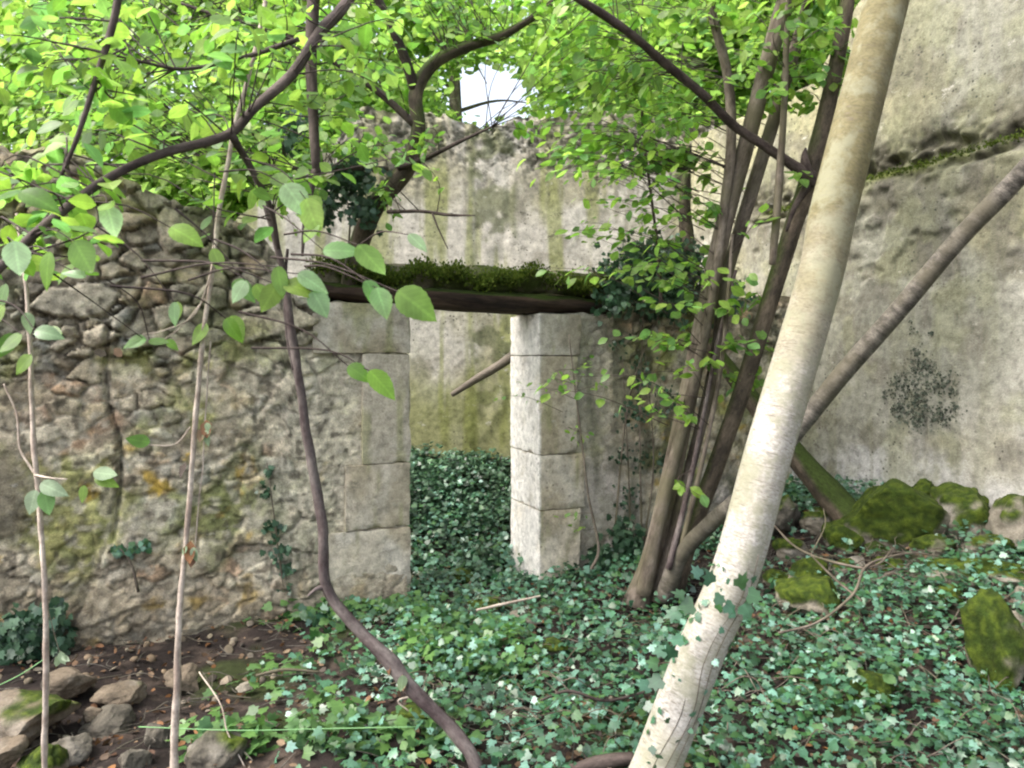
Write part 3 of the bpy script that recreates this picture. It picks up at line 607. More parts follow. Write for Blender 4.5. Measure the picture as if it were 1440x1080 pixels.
rocks = [ # u, v (centre), Y, dims, moss, label
    (1258, 722, 4.7, (0.66, 0.5, 0.52), 0.8, 'largest moss covered boulder at the foot of the plaster wall'),
    (1348, 728, 4.6, (0.46, 0.4, 0.46), 0.5, 'angular boulder with moss cap right of the largest mossy boulder'),
    (1432, 745, 4.3, (0.44, 0.4, 0.38), 0.1, 'grey lichen spotted boulder at the right edge beside the plaster wall'),
    (1420, 700, 4.60, (0.20, 0.25, 0.16), 0.5, 'small dark mossy rock perched behind the grey boulder at right edge'),
    (1240, 684, 4.95, (0.18, 0.16, 0.26), 0.6, 'small pointed mossy rock above the largest mossy boulder'),
    (1135, 788, 4.4, (0.26, 0.24, 0.2), 0.9, 'small round rock fully covered in bright moss right of the pale leaning trunk'),
    (1392, 915, 3.3, (0.30, 0.26, 0.52), 0.45, 'upright rock mossy on its left side standing in ivy'),
    (1372, 808, 4.05, (0.5, 0.3, 0.2), 0.45, 'flat pale rock with moss below the mossy boulders'),
    (1430, 812, 3.9, (0.22, 0.3, 0.14), 0.2, 'flat whitish rock at the right edge above the upright mossy rock'),
    (1150, 845, 4.1, (0.44, 0.3, 0.26), 0.7, 'low dark mossy rock half buried in ivy near the pale trunk'),
    (1230, 970, 3.2, (0.17, 0.16, 0.16), 0.85, 'small mossy stone peeping out of the silvery ivy'),
    (1330, 862, 3.85, (0.18, 0.18, 0.12), 0.05, 'brown stone in ivy left of the upright mossy rock'),
    (1100, 720, 5.1, (0.30, 0.3, 0.3), 0.15, 'dark brown rock under the mossy fallen log'),
    (1190, 820, 4.45, (0.22, 0.2, 0.16), 0.3, 'rough tan rock below the largest mossy boulder'),
    (1436, 850, 3.75, (0.12, 0.2, 0.18), 0.0, 'bare grey stone block cut off by the right edge'),
    (1425, 905, 3.5, (0.20, 0.2, 0.2), 0.0, 'pale brown stone leaning behind the upright mossy rock'),
    (680, 838, 4.75, (0.30, 0.22, 0.10), 0.2, 'flat brown doorstep stone in the ivy before the doorway'),
    (740, 855, 4.55, (0.26, 0.2, 0.09), 0.05, 'thin grey slab lying in ivy below the white door jamb'),
    (655, 765, 5.5, (0.26, 0.24, 0.12), 0.85, 'mossy stone just inside the doorway'),
    (590, 985, 3.3, (0.20, 0.18, 0.09), 0.5, 'low mossy stone beside the twisted liana'),
    (1185, 760, 4.75, (0.30, 0.28, 0.24), 0.55, 'dark mossy rock wedged under the foot of the mossy fallen log'),
    (1150, 728, 5.0, (0.26, 0.24, 0.20), 0.1, 'bare brown rock behind the mossy fallen log near the wall'),
    (1205, 800, 4.5, (0.18, 0.16, 0.12), 0.0, 'small pale broken stone between the dead branch and the log'),
    (1305, 772, 4.45, (0.34, 0.26, 0.20), 0.6, 'mossy rock filling the gap below the two biggest boulders'),
    (1385, 772, 4.3, (0.30, 0.26, 0.18), 0.45, 'mossy rock below the grey lichen spotted boulder'),
    (1110, 775, 4.75, (0.24, 0.22, 0.18), 0.3, 'dark rock close to the right side of the pale leaning trunk'),
    (1255, 800, 4.35, (0.20, 0.18, 0.12), 0.7, 'low mossy stone at the fork of the dead branch'),
    (1300, 700, 4.95, (0.22, 0.2, 0.3), 0.55, 'mossy rock squeezed between the two biggest boulders'),
    (1098, 820, 4.45, (0.20, 0.2, 0.14), 0.5, 'small dark mossy rock in the shade beside the pale leaning trunk'),
    (1395, 700, 4.75, (0.24, 0.2, 0.24), 0.5, 'mossy rock against the wall between angular boulder and right edge'),
    (780, 905, 4.1, (0.14, 0.14, 0.09), 0.5, 'small mossy tan stone in the middle of the ivy'),
]
for k, (u, v, Yd, dm, ms, lb) in enumerate(rocks):
    p_ = P(u, v, Yd); g_ = float(ground(p_[0], p_[1])); p_[2] = min(max(p_[2], g_), g_+0.33*dm[2])
    rock('boulder' if max(dm) > 0.3 else 'stone', p_, dm, lb, 'boulder' if max(dm) > 0.3 else 'stone', None, k, ms, rot=k*1.3, tilt=0.15*math.sin(k*2.1)+(0.12 if k == 6 else 0), tone=1.2 if 'pale' in lb or 'whitish' in lb else (0.6 if 'dark' in lb else 1.0))
left_rocks = [
    (35, 1010, 3.25, (0.42, 0.35, 0.24), 0.12, 'large tan stone with yellow moss in the bottom left corner'),
    (150, 1022, 3.35, (0.30, 0.26, 0.15), 0.0, 'flat tan block lying between the two pale hanging vines'),
    (305, 1072, 3.05, (0.26, 0.22, 0.18), 0.1, 'rounded grey stone at the bottom edge right of the second pale vine'),
    (185, 1072, 3.0, (0.15, 0.14, 0.12), 0.0, 'small pale stone at the bottom edge between the pale vines'),
    (100, 1055, 3.1, (0.20, 0.18, 0.14), 0.0, 'tan stone right beside the foot of the first pale vine'),
    (225, 1040, 3.2, (0.14, 0.14, 0.15), 0.0, 'dark brown stone touching the foot of the second pale vine'),
    (60, 1078, 2.95, (0.24, 0.2, 0.14), 0.1, 'brown stone cut off by the bottom edge under the large tan stone'),
    (170, 978, 3.6, (0.26, 0.2, 0.12), 0.1, 'brown stone against the foot of the rubble wall'),
    (260, 955, 3.8, (0.22, 0.2, 0.12), 0.0, 'tan stone tucked under the rubble wall behind the second vine'),
    (318, 958, 3.75, (0.07, 0.06, 0.05), 0.0, 'small whitish pebble on bare soil near the wall'),
    (345, 967, 3.7, (0.09, 0.07, 0.05), 0.0, 'greenish grey pebble beside the whitish pebble'),
    (95, 960, 3.6, (0.25, 0.2, 0.15), 0.0, 'reddish brown stone at the wall foot left of the first vine'),
    (10, 1060, 2.95, (0.14, 0.15, 0.13), 0.0, 'dark stone at the extreme bottom left corner'),
    (130, 1005, 3.4, (0.10, 0.10, 0.08), 0.0, 'small tan stone on top of the flat block'),
]
for k, (u, v, Yd, dm, ms, lb) in enumerate(left_rocks):
    p = P(u, v, Yd); p[2] = max(p[2], ground(p[0], p[1])+dm[2]*0.12)
    rock('stone', p, dm, lb, 'stone', 'fallen stones below the rubble wall', 40+k, ms, rot=k*2.3, tilt=0.1*math.sin(k), tan=0.0 if 'grey' in lb or 'white' in lb or 'pale' in lb else 0.6, tone=1.6 if 'whit' in lb else (0.4 if 'dark' in lb else 0.55))  # tan and brown stone, tone lowered further to paint in the wall's shade

# ------------------------------------------------------------------ trees and stems
def px_path(lst): return [P(u, v, y) for u, v, y in lst]
def in_gap(p, k=1.0):
    u, v = proj(p); return ((u-685)/(62*k))**2+((v-132)/(44*k))**2 < 1
def sprays(targets, anchors, tw, leaflist, nleaf=6, droop=0.1, r0=0.004, lsize=(0.05, 0.08), maxlen=1.2):
    """thin twigs from the nearest anchor on a limb out to each target, leaves set alternately along them"""
    for t in targets:
        dd = np.linalg.norm(anchors-t, axis=1); a = anchors[np.argmin(dd+RNG.uniform(0, 0.25, len(dd))+0.9*np.maximum(0, anchors[:, 2]-t[2]+0.15*dd))]
        L = np.linalg.norm(t-a); 
        if L > maxlen: a = t+(a-t)/L*maxlen
        mid = (a+t)/2+np.array((RNG.normal(0, 0.05), RNG.normal(0, 0.05), 0.10*L+RNG.normal(0, 0.03)))
        pts = np.array([a, mid, t]); q = catmull(np.hstack([pts, np.array([[r0], [r0*0.7], [r0*0.35]])]), 4)
        tw.tube(q[:, :3], q[:, 3], 4, 0, 1, closed=False)
        d = unit(t-mid); side = unit(np.cross(d, [0, 0, 1]))
        for k in range(nleaf):
            f = 0.35+0.65*(k+1)/nleaf; p = q[int(min(len(q)-1, f*(len(q)-1))), :3]+RNG.normal(0, 0.02, 3)
            sg = 1 if k % 2 else -1
            tip = unit(d*0.7+side*sg*(0.8 if k < nleaf-1 else 0.1)+RNG.normal(0, 0.3, 3)-np.array((0, 0, droop+0.35)))
            nm = unit(np.array((0, 0, 1.0))+RNG.normal(0, 0.5, 3)-0.2*np.array((0, 1, 0)))
            leaflist.append((p, tip, nm, RNG.uniform(*lsize)))
def build_leaves(name, tpl, L, material, parent, gap=True):
    p = np.array([l[0] for l in L]); ok = ~in_gap(p, 1.0) if gap else np.ones(len(p), bool)
    return leaves(name, tpl, p[ok], np.array([l[1] for l in L])[ok], np.array([l[2] for l in L])[ok], np.array([l[3] for l in L])[ok], material, parent)
def region(n, u0, u1, v0, v1, y0, y1):
    return [P(RNG.uniform(u0, u1), RNG.uniform(v0, v1), RNG.uniform(y0, y1)) for _ in range(n)]

# 1 big pale leaning trunk
tr = empty('leaning_tree', P(900, 1130, 2.62), 'thick pale smooth barked trunk leaning right across the picture', 'tree')
mb = MB()
pt = px_path([(893, 1150, 2.6), (922, 1080, 2.62), (981, 925, 2.66), (1034, 803, 2.7), (1082, 630, 2.745), (1151, 397, 2.82), (1171, 300, 2.85), (1209, 150, 2.9), (1247, 0, 2.95), (1290, -160, 3.05), (1340, -400, 3.2), (1400, -700, 3.4)])
mb.tube(pt, [0.095, 0.080, 0.081, 0.082, 0.081, 0.080, 0.083, 0.081, 0.079, 0.075, 0.065, 0.05], 28, 0.035, 8, 2, 3)
mb.build('trunk', M['pale_bark'], tr)
mb = MB(); top = pt[-1]; tips = []
for k in range(9):
    a = k*2.4; e = top+np.array((math.cos(a)*1.3, math.sin(a)*1.1, RNG.uniform(0.1, 1.2))); s = pt[-2]+(pt[-1]-pt[-2])*RNG.uniform(0, 1)
    q = mb.tube([s, (s+e)/2+np.array((0, 0, 0.15)), e], [0.035, 0.02, 0.008], 6, 0.1, 6, k); tips.append(q)
mb.build('limbs', M['grey_bark'], tr)
L = []; tw = MB(); A = np.vstack(tips)
sprays([A[i]+RNG.normal(0, 0.35, 3) for i in RNG.integers(0, len(A), 130)], A, tw, L, 8, lsize=(0.07, 0.11))
tw_ = tw.build('twigs', M['dark_bark'], tr); build_leaves('foliage', T_LEAF, L, M['near_leaf'], tw_)

# 2 many-stemmed tree in front of the right jamb
cl = empty('multi_stemmed_tree', P(925, 835, 4.7), 'clump of leaning grey stems rising from one base beside the doorway', 'tree')
stems = [
    ([(895, 850, 4.72), (918, 780, 4.7), (950, 640, 4.66), (985, 470, 4.6), (1015, 330, 4.55), (1045, 220, 4.5), (1085, 70, 4.4), (1125, -80, 4.3), (1160, -250, 4.2)], [.085, .062, .058, .055, .052, .05, .048, .044, .04], 'grey_bark'),
    ([(925, 845, 4.68), (950, 740, 4.66), (975, 640, 4.66), (1003, 520, 4.64), (1020, 400, 4.62), (1060, 260, 4.6), (1100, 130, 4.58), (1140, -10, 4.5), (1180, -180, 4.4)], [.05, .036, .034, .034, .033, .042, .036, .032, .03], 'grey_bark'),
    ([(945, 838, 4.72), (968, 760, 4.7), (1005, 660, 4.66), (1045, 545, 4.6), (1080, 430, 4.55), (1112, 330, 4.5), (1145, 230, 4.45), (1172, 110, 4.4), (1192, 0, 4.35), (1215, -150, 4.3)], [.07, .056, .052, .05, .05, .05, .055, .044, .04, .036], 'moss_bark'),
    ([(905, 835, 4.62), (925, 740, 4.6), (958, 610, 4.56), (985, 500, 4.54), (1004, 400, 4.52), (1018, 300, 4.5), (1028, 200, 4.46), (1024, 110, 4.42), (1004, 30, 4.36), (985, -60, 4.3)], [.05, .04, .035, .03, .028, .028, .03, .028, .025, .022], 'grey_bark'),
    ([(935, 840, 4.6), (958, 780, 4.52), (1000, 735, 4.4), (1050, 690, 4.28), (1125, 600, 4.12), (1190, 520, 4.0), (1265, 435, 3.88), (1350, 335, 3.75), (1440, 240, 3.62), (1530, 130, 3.5), (1600, 20, 3.4)], [.06, .048, .045, .045, .048, .048, .046, .044, .042, .038, .03], 'speck_bark'),
    ([(1086, 372, 4.3), (1094, 280, 4.28), (1102, 160, 4.26), (1106, 60, 4.24), (1110, -60, 4.2)], [.02, .022, .018, .016, .013], 'grey_bark'),
    ([(958, 770, 4.5), (985, 660, 4.5), (1010, 540, 4.48), (1022, 440, 4.46), (1030, 330, 4.45)], [.018, .014, .013, .012, .009], 'grey_bark'),
    ([(940, 800, 4.5), (965, 700, 4.52), (988, 590, 4.5), (1012, 470, 4.5), (1035, 380, 4.5)], [.02, .016, .013, .011, .008], 'liana'),
]
anch = []; 
for k, (pp, rr, mm) in enumerate(stems):
    mb = MB(); q = mb.tube(px_path(pp), rr, 16 if rr[0] > .03 else 8, 0.07, 8, 10+k*3, 3); anch.append(q[len(q)//3:])
    o = mb.build('stem', M[mm], cl)
    if mm == 'moss_bark': o['label'] = 'mossy thicker stem'
    if mm == 'speck_bark': o['label'] = 'stem leaning far right'
mb = MB(); q = mb.tube(px_path([(1140, 250, 4.4), (1115, 232, 4.38), (1075, 205, 4.35), (1030, 175, 4.3), (985, 130, 4.2), (930, 85, 4.1), (890, 50, 4.0), (850, 22, 3.9), (805, -8, 3.8), (740, -60, 3.7)]), [.045, .03, .027, .026, .026, .024, .022, .022, .018, .012], 10, 0.12, 6, 7, 4)
anch.append(q); mb.tube(px_path([(1142, 262, 4.4), (1132, 225, 4.38), (1133, 208, 4.37)]), [.04, .025, .006], 8, .25, 5, 4); 
mb.tube(px_path([(1140, 255, 4.4), (1118, 290, 4.37), (1106, 325, 4.36)]), [.03, .017, .01], 8, .25, 5, 4)
mb.build('branch', M['dark_bark'], cl)
A = np.vstack(anch); L = []; tw = MB()
T = region(130, 720, 1200, -60, 130, 3.9, 5.4)+region(110, 740, 960, 90, 250, 4.2, 5.6)+region(28, 760, 1010, 250, 400, 4.2, 5.2)+region(26, 850, 1090, 380, 560, 4.1, 4.8)+region(34, 1070, 1190, -20, 150, 4.2, 5)
T += [P(u, v, 4.25) for u, v in ((760, 545), (800, 530), (905, 470), (940, 430), (1050, 445), (1040, 470), (1120, 240), (1060, 390), (965, 590), (990, 700), (1070, 300), (640, 280))][:11]
sprays(T, A, tw, L, 8, r0=0.003, lsize=(0.05, 0.095), maxlen=0.8)
tw_ = tw.build('twigs', M['dark_bark'], cl); build_leaves('foliage', T_LEAF, L, M['near_leaf'], tw_)

# 3 mossy tree leaning out of the wall top
wt = empty('wall_top_tree', P(495, 395, 4.95), 'dark mossy tree trunk leaning right out of the wall top', 'tree')
mb = MB(); q1 = mb.tube(px_path([(485, 410, 4.95), (505, 345, 4.95), (528, 290, 4.9), (570, 238, 4.85), (588, 185, 4.8), (585, 130, 4.8), (612, 88, 4.8), (660, 65, 4.8), (712, 47, 4.8), (780, 0, 4.8), (830, -60, 4.9)]), [.08, .066, .062, .058, .045, .042, .038, .03, .026, .02, .012], 14, .14, 8, 4)
mb.build('trunk', M['moss_bark'], wt)
mb = MB(); q2 = mb.tube(px_path([(560, 236, 4.8), (600, 222, 4.7), (645, 200, 4.6), (692, 178, 4.5)]), [.02, .016, .012, .006], 6, .15, 5, 2)
q3 = mb.tube(px_path([(366, 237, 4.5), (410, 238, 4.5), (470, 236, 4.6), (545, 237, 4.8)]), [.006, .011, .014, .018], 6, .15, 5, 5)
q4 = mb.tube(px_path([(545, 298, 4.6), (590, 297, 4.5), (630, 302, 4.4), (668, 303, 4.3)]), [.013, .010, .009, .003], 6, .15, 5, 2)
mb.tube(px_path([(608, 300, 4.45), (618, 325, 4.4), (630, 350, 4.38)]), [.007, .005, .003], 5, .15, 4, 2)
mb.tube(px_path([(585, 130, 4.8), (560, 60, 4.7), (520, -20, 4.6), (470, -90, 4.5)]), [.035, .03, .024, .015], 7, .15, 5, 2)
q5 = mb.tube(px_path([(588, 180, 4.8), (520, 120, 4.7), (420, 60, 4.7), (300, 20, 4.8), (180, -20, 5)]), [.025, .02, .016, .012, .008], 7, .15, 5, 3)
mb.build('branches', M['dark_bark'], wt)
A = np.vstack([q1[len(q1)//2:], q2, q3, q4, q5]); L = []; tw = MB()
T = region(230, 0, 600, -60, 220, 4.2, 5.8)+region(60, 0, 460, 90, 230, 3.6, 4.8)+region(60, 560, 860, -60, 70, 4.2, 5.4)+region(14, 380, 600, 200, 330, 4.3, 5)+region(8, 735, 800, 80, 200, 4.4, 5)
sprays(T, A, tw, L, 9, r0=0.0035, lsize=(0.05, 0.085), maxlen=0.8)
tw_ = tw.build('twigs', M['dark_bark'], wt); build_leaves('foliage', T_LEAF, L, M['near_leaf'], tw_)

# 4 near hanging branch with big leaves, top left
hb = empty('overhanging_branch', P(480, 10, 2.8), 'dark curved branch with big bright leaves sweeping down at upper left', 'branch')
mb = MB(); q1 = mb.tube(px_path([(-90, 450, 1.65), (-10, 385, 1.72), (60, 320, 1.8), (150, 252, 1.95), (230, 215, 2.05), (320, 190, 2.2), (360, 150, 2.3), (410, 105, 2.45), (450, 45, 2.6), (490, 0, 2.75), (560, -120, 3.1)]), [.007, .009, .010, .011, .012, .0135, .014, .016, .018, .02, .024], 8, .12, 6, 3)
q2 = mb.tube(px_path([(325, 190, 2.2), (352, 235, 2.3), (380, 290, 2.35), (392, 350, 2.4)]), [.012, .010, .009, .006], 7, .12, 6, 3)
q3 = mb.tube(px_path([(175, -60, 2.0), (160, 30, 2.0), (135, 110, 1.95), (110, 190, 1.9), (85, 250, 1.9)]), [.011, .010, .008, .006, .004], 6, .12, 6, 3)
q4 = mb.tube(px_path([(445, -60, 2.9), (438, 60, 2.85), (440, 150, 2.8), (445, 245, 2.75)]), [.026, .022, .02, .016], 8, .12, 6, 3)
q6 = mb.tube(px_path([(443, 240, 2.75), (430, 300, 2.7), (425, 360, 2.65)]), [.016, .010, .005], 6, .12, 6, 3)
q5 = mb.tube(px_path([(420, 55, 2.55), (345, 80, 2.5), (260, 97, 2.4), (190, 85, 2.3)]), [.010, .008, .006, .004], 6, .12, 6, 3)
mb.build('limbs', M['dark_bark'], hb)
A = np.vstack([q1, q2, q3, q4, q5, q6]); L = []; tw = MB()
T = region(50, -40, 430, -50, 120, 1.9, 3.4)+region(48, -40, 420, 80, 270, 1.9, 3.0)+region(16, -30, 170, 240, 380, 1.75, 2.4)+region(26, 380, 620, -50, 140, 2.2, 3.6)+region(6, 420, 600, 120, 240, 2.2, 3.2)+region(6, 250, 470, 230, 330, 2.1, 2.5)
sprays(T, A, tw, L, 6, r0=0.003, lsize=(0.045, 0.08), maxlen=0.6)
# leaves that can be pointed at, each hung where the photograph has it: u, v, length px, tip direction in degrees (0 = right, 90 = down), depth
BIG = [(455, 352, 58, 0, 1.75), (505, 345, 62, 50, 1.75), (575, 330, 38, 40, 1.9), (560, 410, 72, 35, 1.6), (515, 395, 45, 60, 1.6), (530, 405, 50, 70, 1.6), (390, 375, 50, 80, 1.7), (400, 400, 60, 10, 1.7), (440, 410, 45, 60, 1.7), (360, 400, 42, 60, 1.8), (318, 448, 42, 60, 1.8), (345, 395, 40, 120, 1.8), (240, 320, 55, 25, 1.8), (105, 340, 58, 60, 1.7), (120, 390, 40, 200, 1.7), (490, 515, 40, 30, 1.7), (520, 522, 58, 45, 1.7), (245, 425, 38, 90, 1.9), (200, 475, 35, 160, 2.0), (210, 478, 32, 10, 2.0), (400, 260, 60, 50, 2.0), (430, 280, 62, 70, 2.0), (30, 270, 60, 20, 1.6), (20, 340, 55, 80, 1.6), (70, 355, 60, 100, 1.6), (5, 430, 60, 130, 1.5), (50, 465, 40, 10, 1.6), (30, 470, 45, 140, 1.6), (390, 400, 50, 120, 1.7), (420, 385, 50, 30, 1.7), (300, 350, 40, 70, 2.0), (445, 310, 40, 120, 2.0), (150, 290, 48, 70, 1.8)]
G2 = []; prev = None
tgt = np.vstack([q1, q2, q6])
for (u, v, lp, an, yd) in BIG:
    p = P(u, v, yd); e = P(u+lp*math.cos(math.radians(an)), v+lp*math.sin(math.radians(an)), yd-0.01)
    nm = unit(np.array((RNG.normal(0, .35), -0.75, 0.55+RNG.normal(0, .3))))
    G2.append((p, unit(e-p), nm, np.linalg.norm(e-p)*0.92))
    cand = tgt[np.argmin(np.linalg.norm(tgt-p, axis=1)+10*(tgt[:, 2] < p[2]))]
    c2 = cand if np.linalg.norm(cand-p) < 0.28 else p+(unit(cand-p)+RNG.normal(0, .25, 3))*0.22
    tw.tube([c2, (c2+p)/2+np.array((RNG.normal(0, .02), 0, 0.02)), p], [.0028, .002, .0012], 4, 0, 5, closed=False)
tw_ = tw.build('twigs', M['dark_bark'], hb); build_leaves('foliage', T_LEAF, L, M['near_leaf'], tw_)
build_leaves('broad_leaves', T_BROAD, G2[::3]+G2[1::3], M['near_leaf'], hb, False); build_leaves('silvery_leaves', T_BROAD, G2[2::3], M['pale_leaf'], hb, False)

# 5 hanging vines and liana
def vine(label, paths, leafs, name='hanging_vine', mat_='vine', cat='vine', rough=.24, dead=None):
    e = empty(name, P(*paths[0][0][-1]), label, cat)
    for i, (pp, rr) in enumerate(paths):
        mb = MB(); w = catmull(px_path(pp), 3); w = w+0.006*np.stack([fbm(w[:, 2]*9, 3, i, 3, 5), 0*w[:, 2], 0*w[:, 2]], -1); mb.tube(w, np.interp(np.linspace(0, 1, len(w)), np.linspace(0, 1, len(rr)), rr)*(.85 if mat_ == 'vine' else .95), 8, rough, 5, 3+i, 4); mb.build('stem' if i == 0 else 'side_shoot', M[mat_], e)
    for key, lst in leafs.items():
        L = [(P(u, v, y), unit(np.array((math.cos(math.radians(a)), -0.2, -math.sin(math.radians(a))))), unit(np.array((RNG.normal(0, .3), -0.8, 0.5))), s) for u, v, y, a, s in lst]
        build_leaves('leaves', T_BROAD if key != 'dead' else T_DEAD, L, M[key], e, False)
    return e
vine('thin pale vine hanging at the left edge with a few leaves', [
    ([(25, 300, 2.3), (35, 400, 2.3), (42, 500, 2.28), (47, 620, 2.26), (58, 740, 2.25), (65, 850, 2.25), (66, 960, 2.25), (63, 1080, 2.25), (60, 1260, 2.25)], [.005, .007, .008, .009, .0085, .009, .010, .010, .010]),
    ([(5, 540, 2.28), (22, 580, 2.28), (28, 630, 2.27), (48, 665, 2.26)], [.003, .004, .004, .004]),
    ([(50, 668, 2.25), (70, 672, 2.2), (95, 674, 2.2)], [.004, .003, .002])],
    {'near_leaf': [(62, 690, 2.2, 70, .075), (118, 683, 2.2, 90, .05), (60, 465, 2.2, 10, .07), (44, 500, 2.2, 130, .07), (135, 670, 2.2, 20, .07), (20, 470, 2.2, 120, .08), (8, 400, 2.1, 100, .09)],
     'white_leaf': [(58, 680, 2.2, 20, .085), (50, 690, 2.2, 100, .07), (132, 664, 2.2, 5, .08), (38, 440, 2.2, 75, .06)]})
vine('long pale vine hanging in front of the rubble wall with withered leaf tufts', [
    ([(385, -60, 2.6), (362, 60, 2.55), (330, 180, 2.5), (312, 280, 2.46), (298, 380, 2.43), (284, 480, 2.4), (274, 600, 2.4), (264, 740, 2.38), (254, 860, 2.36), (250, 960, 2.35), (246, 1080, 2.35), (244, 1240, 2.35)], [.008, .009, .009, .009, .0085, .009, .010, .010, .011, .012, .014, .015]),
    ([(300, 370, 2.42), (275, 440, 2.4), (230, 465, 2.38), (200, 470, 2.36)], [.004, .003, .0025, .002]),
    ([(288, 420, 2.42), (255, 460, 2.4), (228, 480, 2.38)], [.003, .0025, .002]),
    ([(268, 600, 2.4), (245, 625, 2.39), (200, 625, 2.38)], [.003, .002, .002]),
    ([(296, 480, 2.41), (290, 580, 2.41), (284, 660, 2.4), (272, 790, 2.39)], [.003, .003, .0025, .002])],
    {'near_leaf': [(205, 478, 2.35, 170, .07), (250, 425, 2.38, 95, .07), (235, 478, 2.35, 40, .05), (290, 455, 2.4, 120, .08), (325, 445, 2.4, 60, .09), (210, 622, 2.38, 190, .07), (330, 395, 2.4, 40, .09)],
     'dead': [(290, 590, 2.39, 80, .06), (288, 600, 2.39, 100, .05), (262, 650, 2.37, 100, .05), (268, 760, 2.36, 85, .07), (272, 775, 2.36, 95, .05), (150, 500, 2.4, 200, .04), (160, 490, 2.4, 40, .04)],
     'white_leaf': [(290, 605, 2.38, 85, .05), (272, 770, 2.35, 80, .045), (262, 768, 2.35, 110, .03), (290, 595, 2.38, 60, .035)]})
vine('dark twisted liana bending out of the branches down to the ground', [
    ([(352, 235, 2.9), (378, 300, 2.95), (398, 380, 3.0), (410, 470, 3.0), (424, 560, 3.0), (438, 650, 3.0), (455, 740, 3.0), (461, 825, 3.0), (500, 880, 2.98), (545, 925, 2.95), (580, 970, 2.92), (625, 1015, 2.9), (660, 1060, 2.86), (685, 1110, 2.84), (700, 1150, 2.82)], [.010, .013, .013, .0175, .019, .02, .021, .024, .026, .03, .029, .027, .027, .03, .034]),
    ([(404, 350, 3.0), (400, 420, 3.02), (405, 480, 3.02), (412, 520, 3.0)], [.006, .007, .007, .005]),
    ([(459, 826, 3.0), (445, 828, 2.98), (432, 838, 2.97)], [.014, .008, .004])],
    {'dead': [(545, 930, 2.93, 80, .05), (566, 948, 2.91, 85, .06), (572, 955, 2.91, 100, .05), (536, 920, 2.94, 95, .035)],
     'white_leaf': [(566, 950, 2.87, 90, .06)]}, name='twisted_liana', mat_='liana', cat='liana', rough=.26)
# thin saplings
def sapling(label, pp, rr, T, ls=(0.035, 0.06), nl=7, mat_='dark_bark'):
    e = empty('sapling', P(*pp[0]), label, 'sapling'); mb = MB(); q = mb.tube(px_path(pp), rr, 7, .12, 7, 5); mb.build('stem', M[mat_], e)
    L = []; tw = MB(); sprays(T, q, tw, L, nl, r0=0.0022, lsize=ls, maxlen=0.45)
    tw_ = tw.build('twigs', M[mat_], e); build_leaves('foliage', T_SMALL, L, M['near_leaf'], tw_)
sapling('thin wiry sapling standing before the right door jamb', [(832, 800, 4.85), (842, 770, 4.85), (828, 700, 4.85), (818, 620, 4.82), (808, 540, 4.8), (800, 470, 4.75)], [.011, .009, .007, .006, .005, .003],
        region(5, 790, 860, 500, 700, 4.6, 4.9)+[P(700+30*i, 556-8*i, 4.6) for i in range(5)]+[P(800, 740, 4.8), P(790, 730, 4.8)], (0.03, 0.05), 6, 'grey_bark')
sapling('bushy sapling rising through the ivy mass on the wall top', [(930, 430, 5.3), (925, 350, 5.3), (915, 270, 5.25), (905, 190, 5.2), (900, 90, 5.2), (905, -20, 5.2)], [.014, .012, .010, .009, .008, .005],
        region(38, 800, 1000, 130, 380, 4.9, 5.5), (0.04, 0.065), 7)
# fallen log, beams and branches
def simple(name, label, cat, pp, rr, mat_, sides=12, rough=.12, seed=3, extra=(), group=None):
    mb = MB(); mb.tube(px_path(pp), rr, sides, rough, 8, seed, 4)
    for p2, r2 in extra: mb.tube(px_path(p2), r2, 6, rough, 5, seed+1, 4)
    return tag(mb.build(name, M[mat_]), label, cat, group)
simple('fallen_log', 'moss covered log slanting from behind the trunks to the boulders', 'log', [(995, 480, 5.5), (1040, 540, 5.4), (1110, 630, 5.25), (1170, 700, 5.0), (1225, 765, 4.7), (1245, 790, 4.6)], [.05, .06, .07, .085, .09, .07], 'moss_bark', 16, .16)
simple('dead_branch', 'pale forked dead branch lying over the ivy below the boulders', 'branch', [(1095, 890, 3.7), (1150, 875, 3.72), (1200, 835, 3.8), (1220, 795, 3.9), (1280, 778, 4.0), (1330, 785, 4.1)], [.006, .006, .007, .007, .005, .003], 'grey_bark', 8, .15, 3,
       [([(1140, 780, 4.0), (1175, 815, 3.9), (1212, 845, 3.78)], [.004, .006, .006]), ([(1085, 735, 4.2), (1120, 770, 4.1), (1170, 790, 4.0), (1218, 800, 3.9)], [.005, .006, .007, .006]), ([(1218, 800, 3.9), (1240, 790, 3.9), (1255, 770, 3.9)], [.006, .005, .003]), ([(1140, 780, 4.0), (1160, 740, 4.05), (1158, 715, 4.1)], [.004, .003, .002])])
simple('broken_stick', 'dark rotten stick lying in ivy at the bottom edge beside the pale trunk', 'stick', [(800, 1085, 2.85), (850, 1072, 2.88), (890, 1066, 2.9)], [.02, .028, .024], 'dark_bark', 9, .2, 5)
simple('broken_stick', 'thin reddish stick lying across the middle of the ivy', 'stick', [(760, 985, 3.35), (800, 972, 3.4), (850, 985, 3.4), (900, 975, 3.45), (915, 965, 3.5)], [.006, .007, .008, .006, .004], 'dark_bark', 6, .1, 5)
simple('broken_stick', 'short grey stick lying before the doorstep stones', 'stick', [(670, 858, 4.4), (715, 848, 4.45), (760, 838, 4.5)], [.007, .009, .006], 'vine', 6, .1, 5)
simple('broken_stick', 'brown stick lying on bare soil beside the twisted liana', 'stick', [(360, 950, 3.6), (400, 942, 3.65), (450, 945, 3.7)], [.007, .008, .005], 'grey_bark', 6, .1, 5)
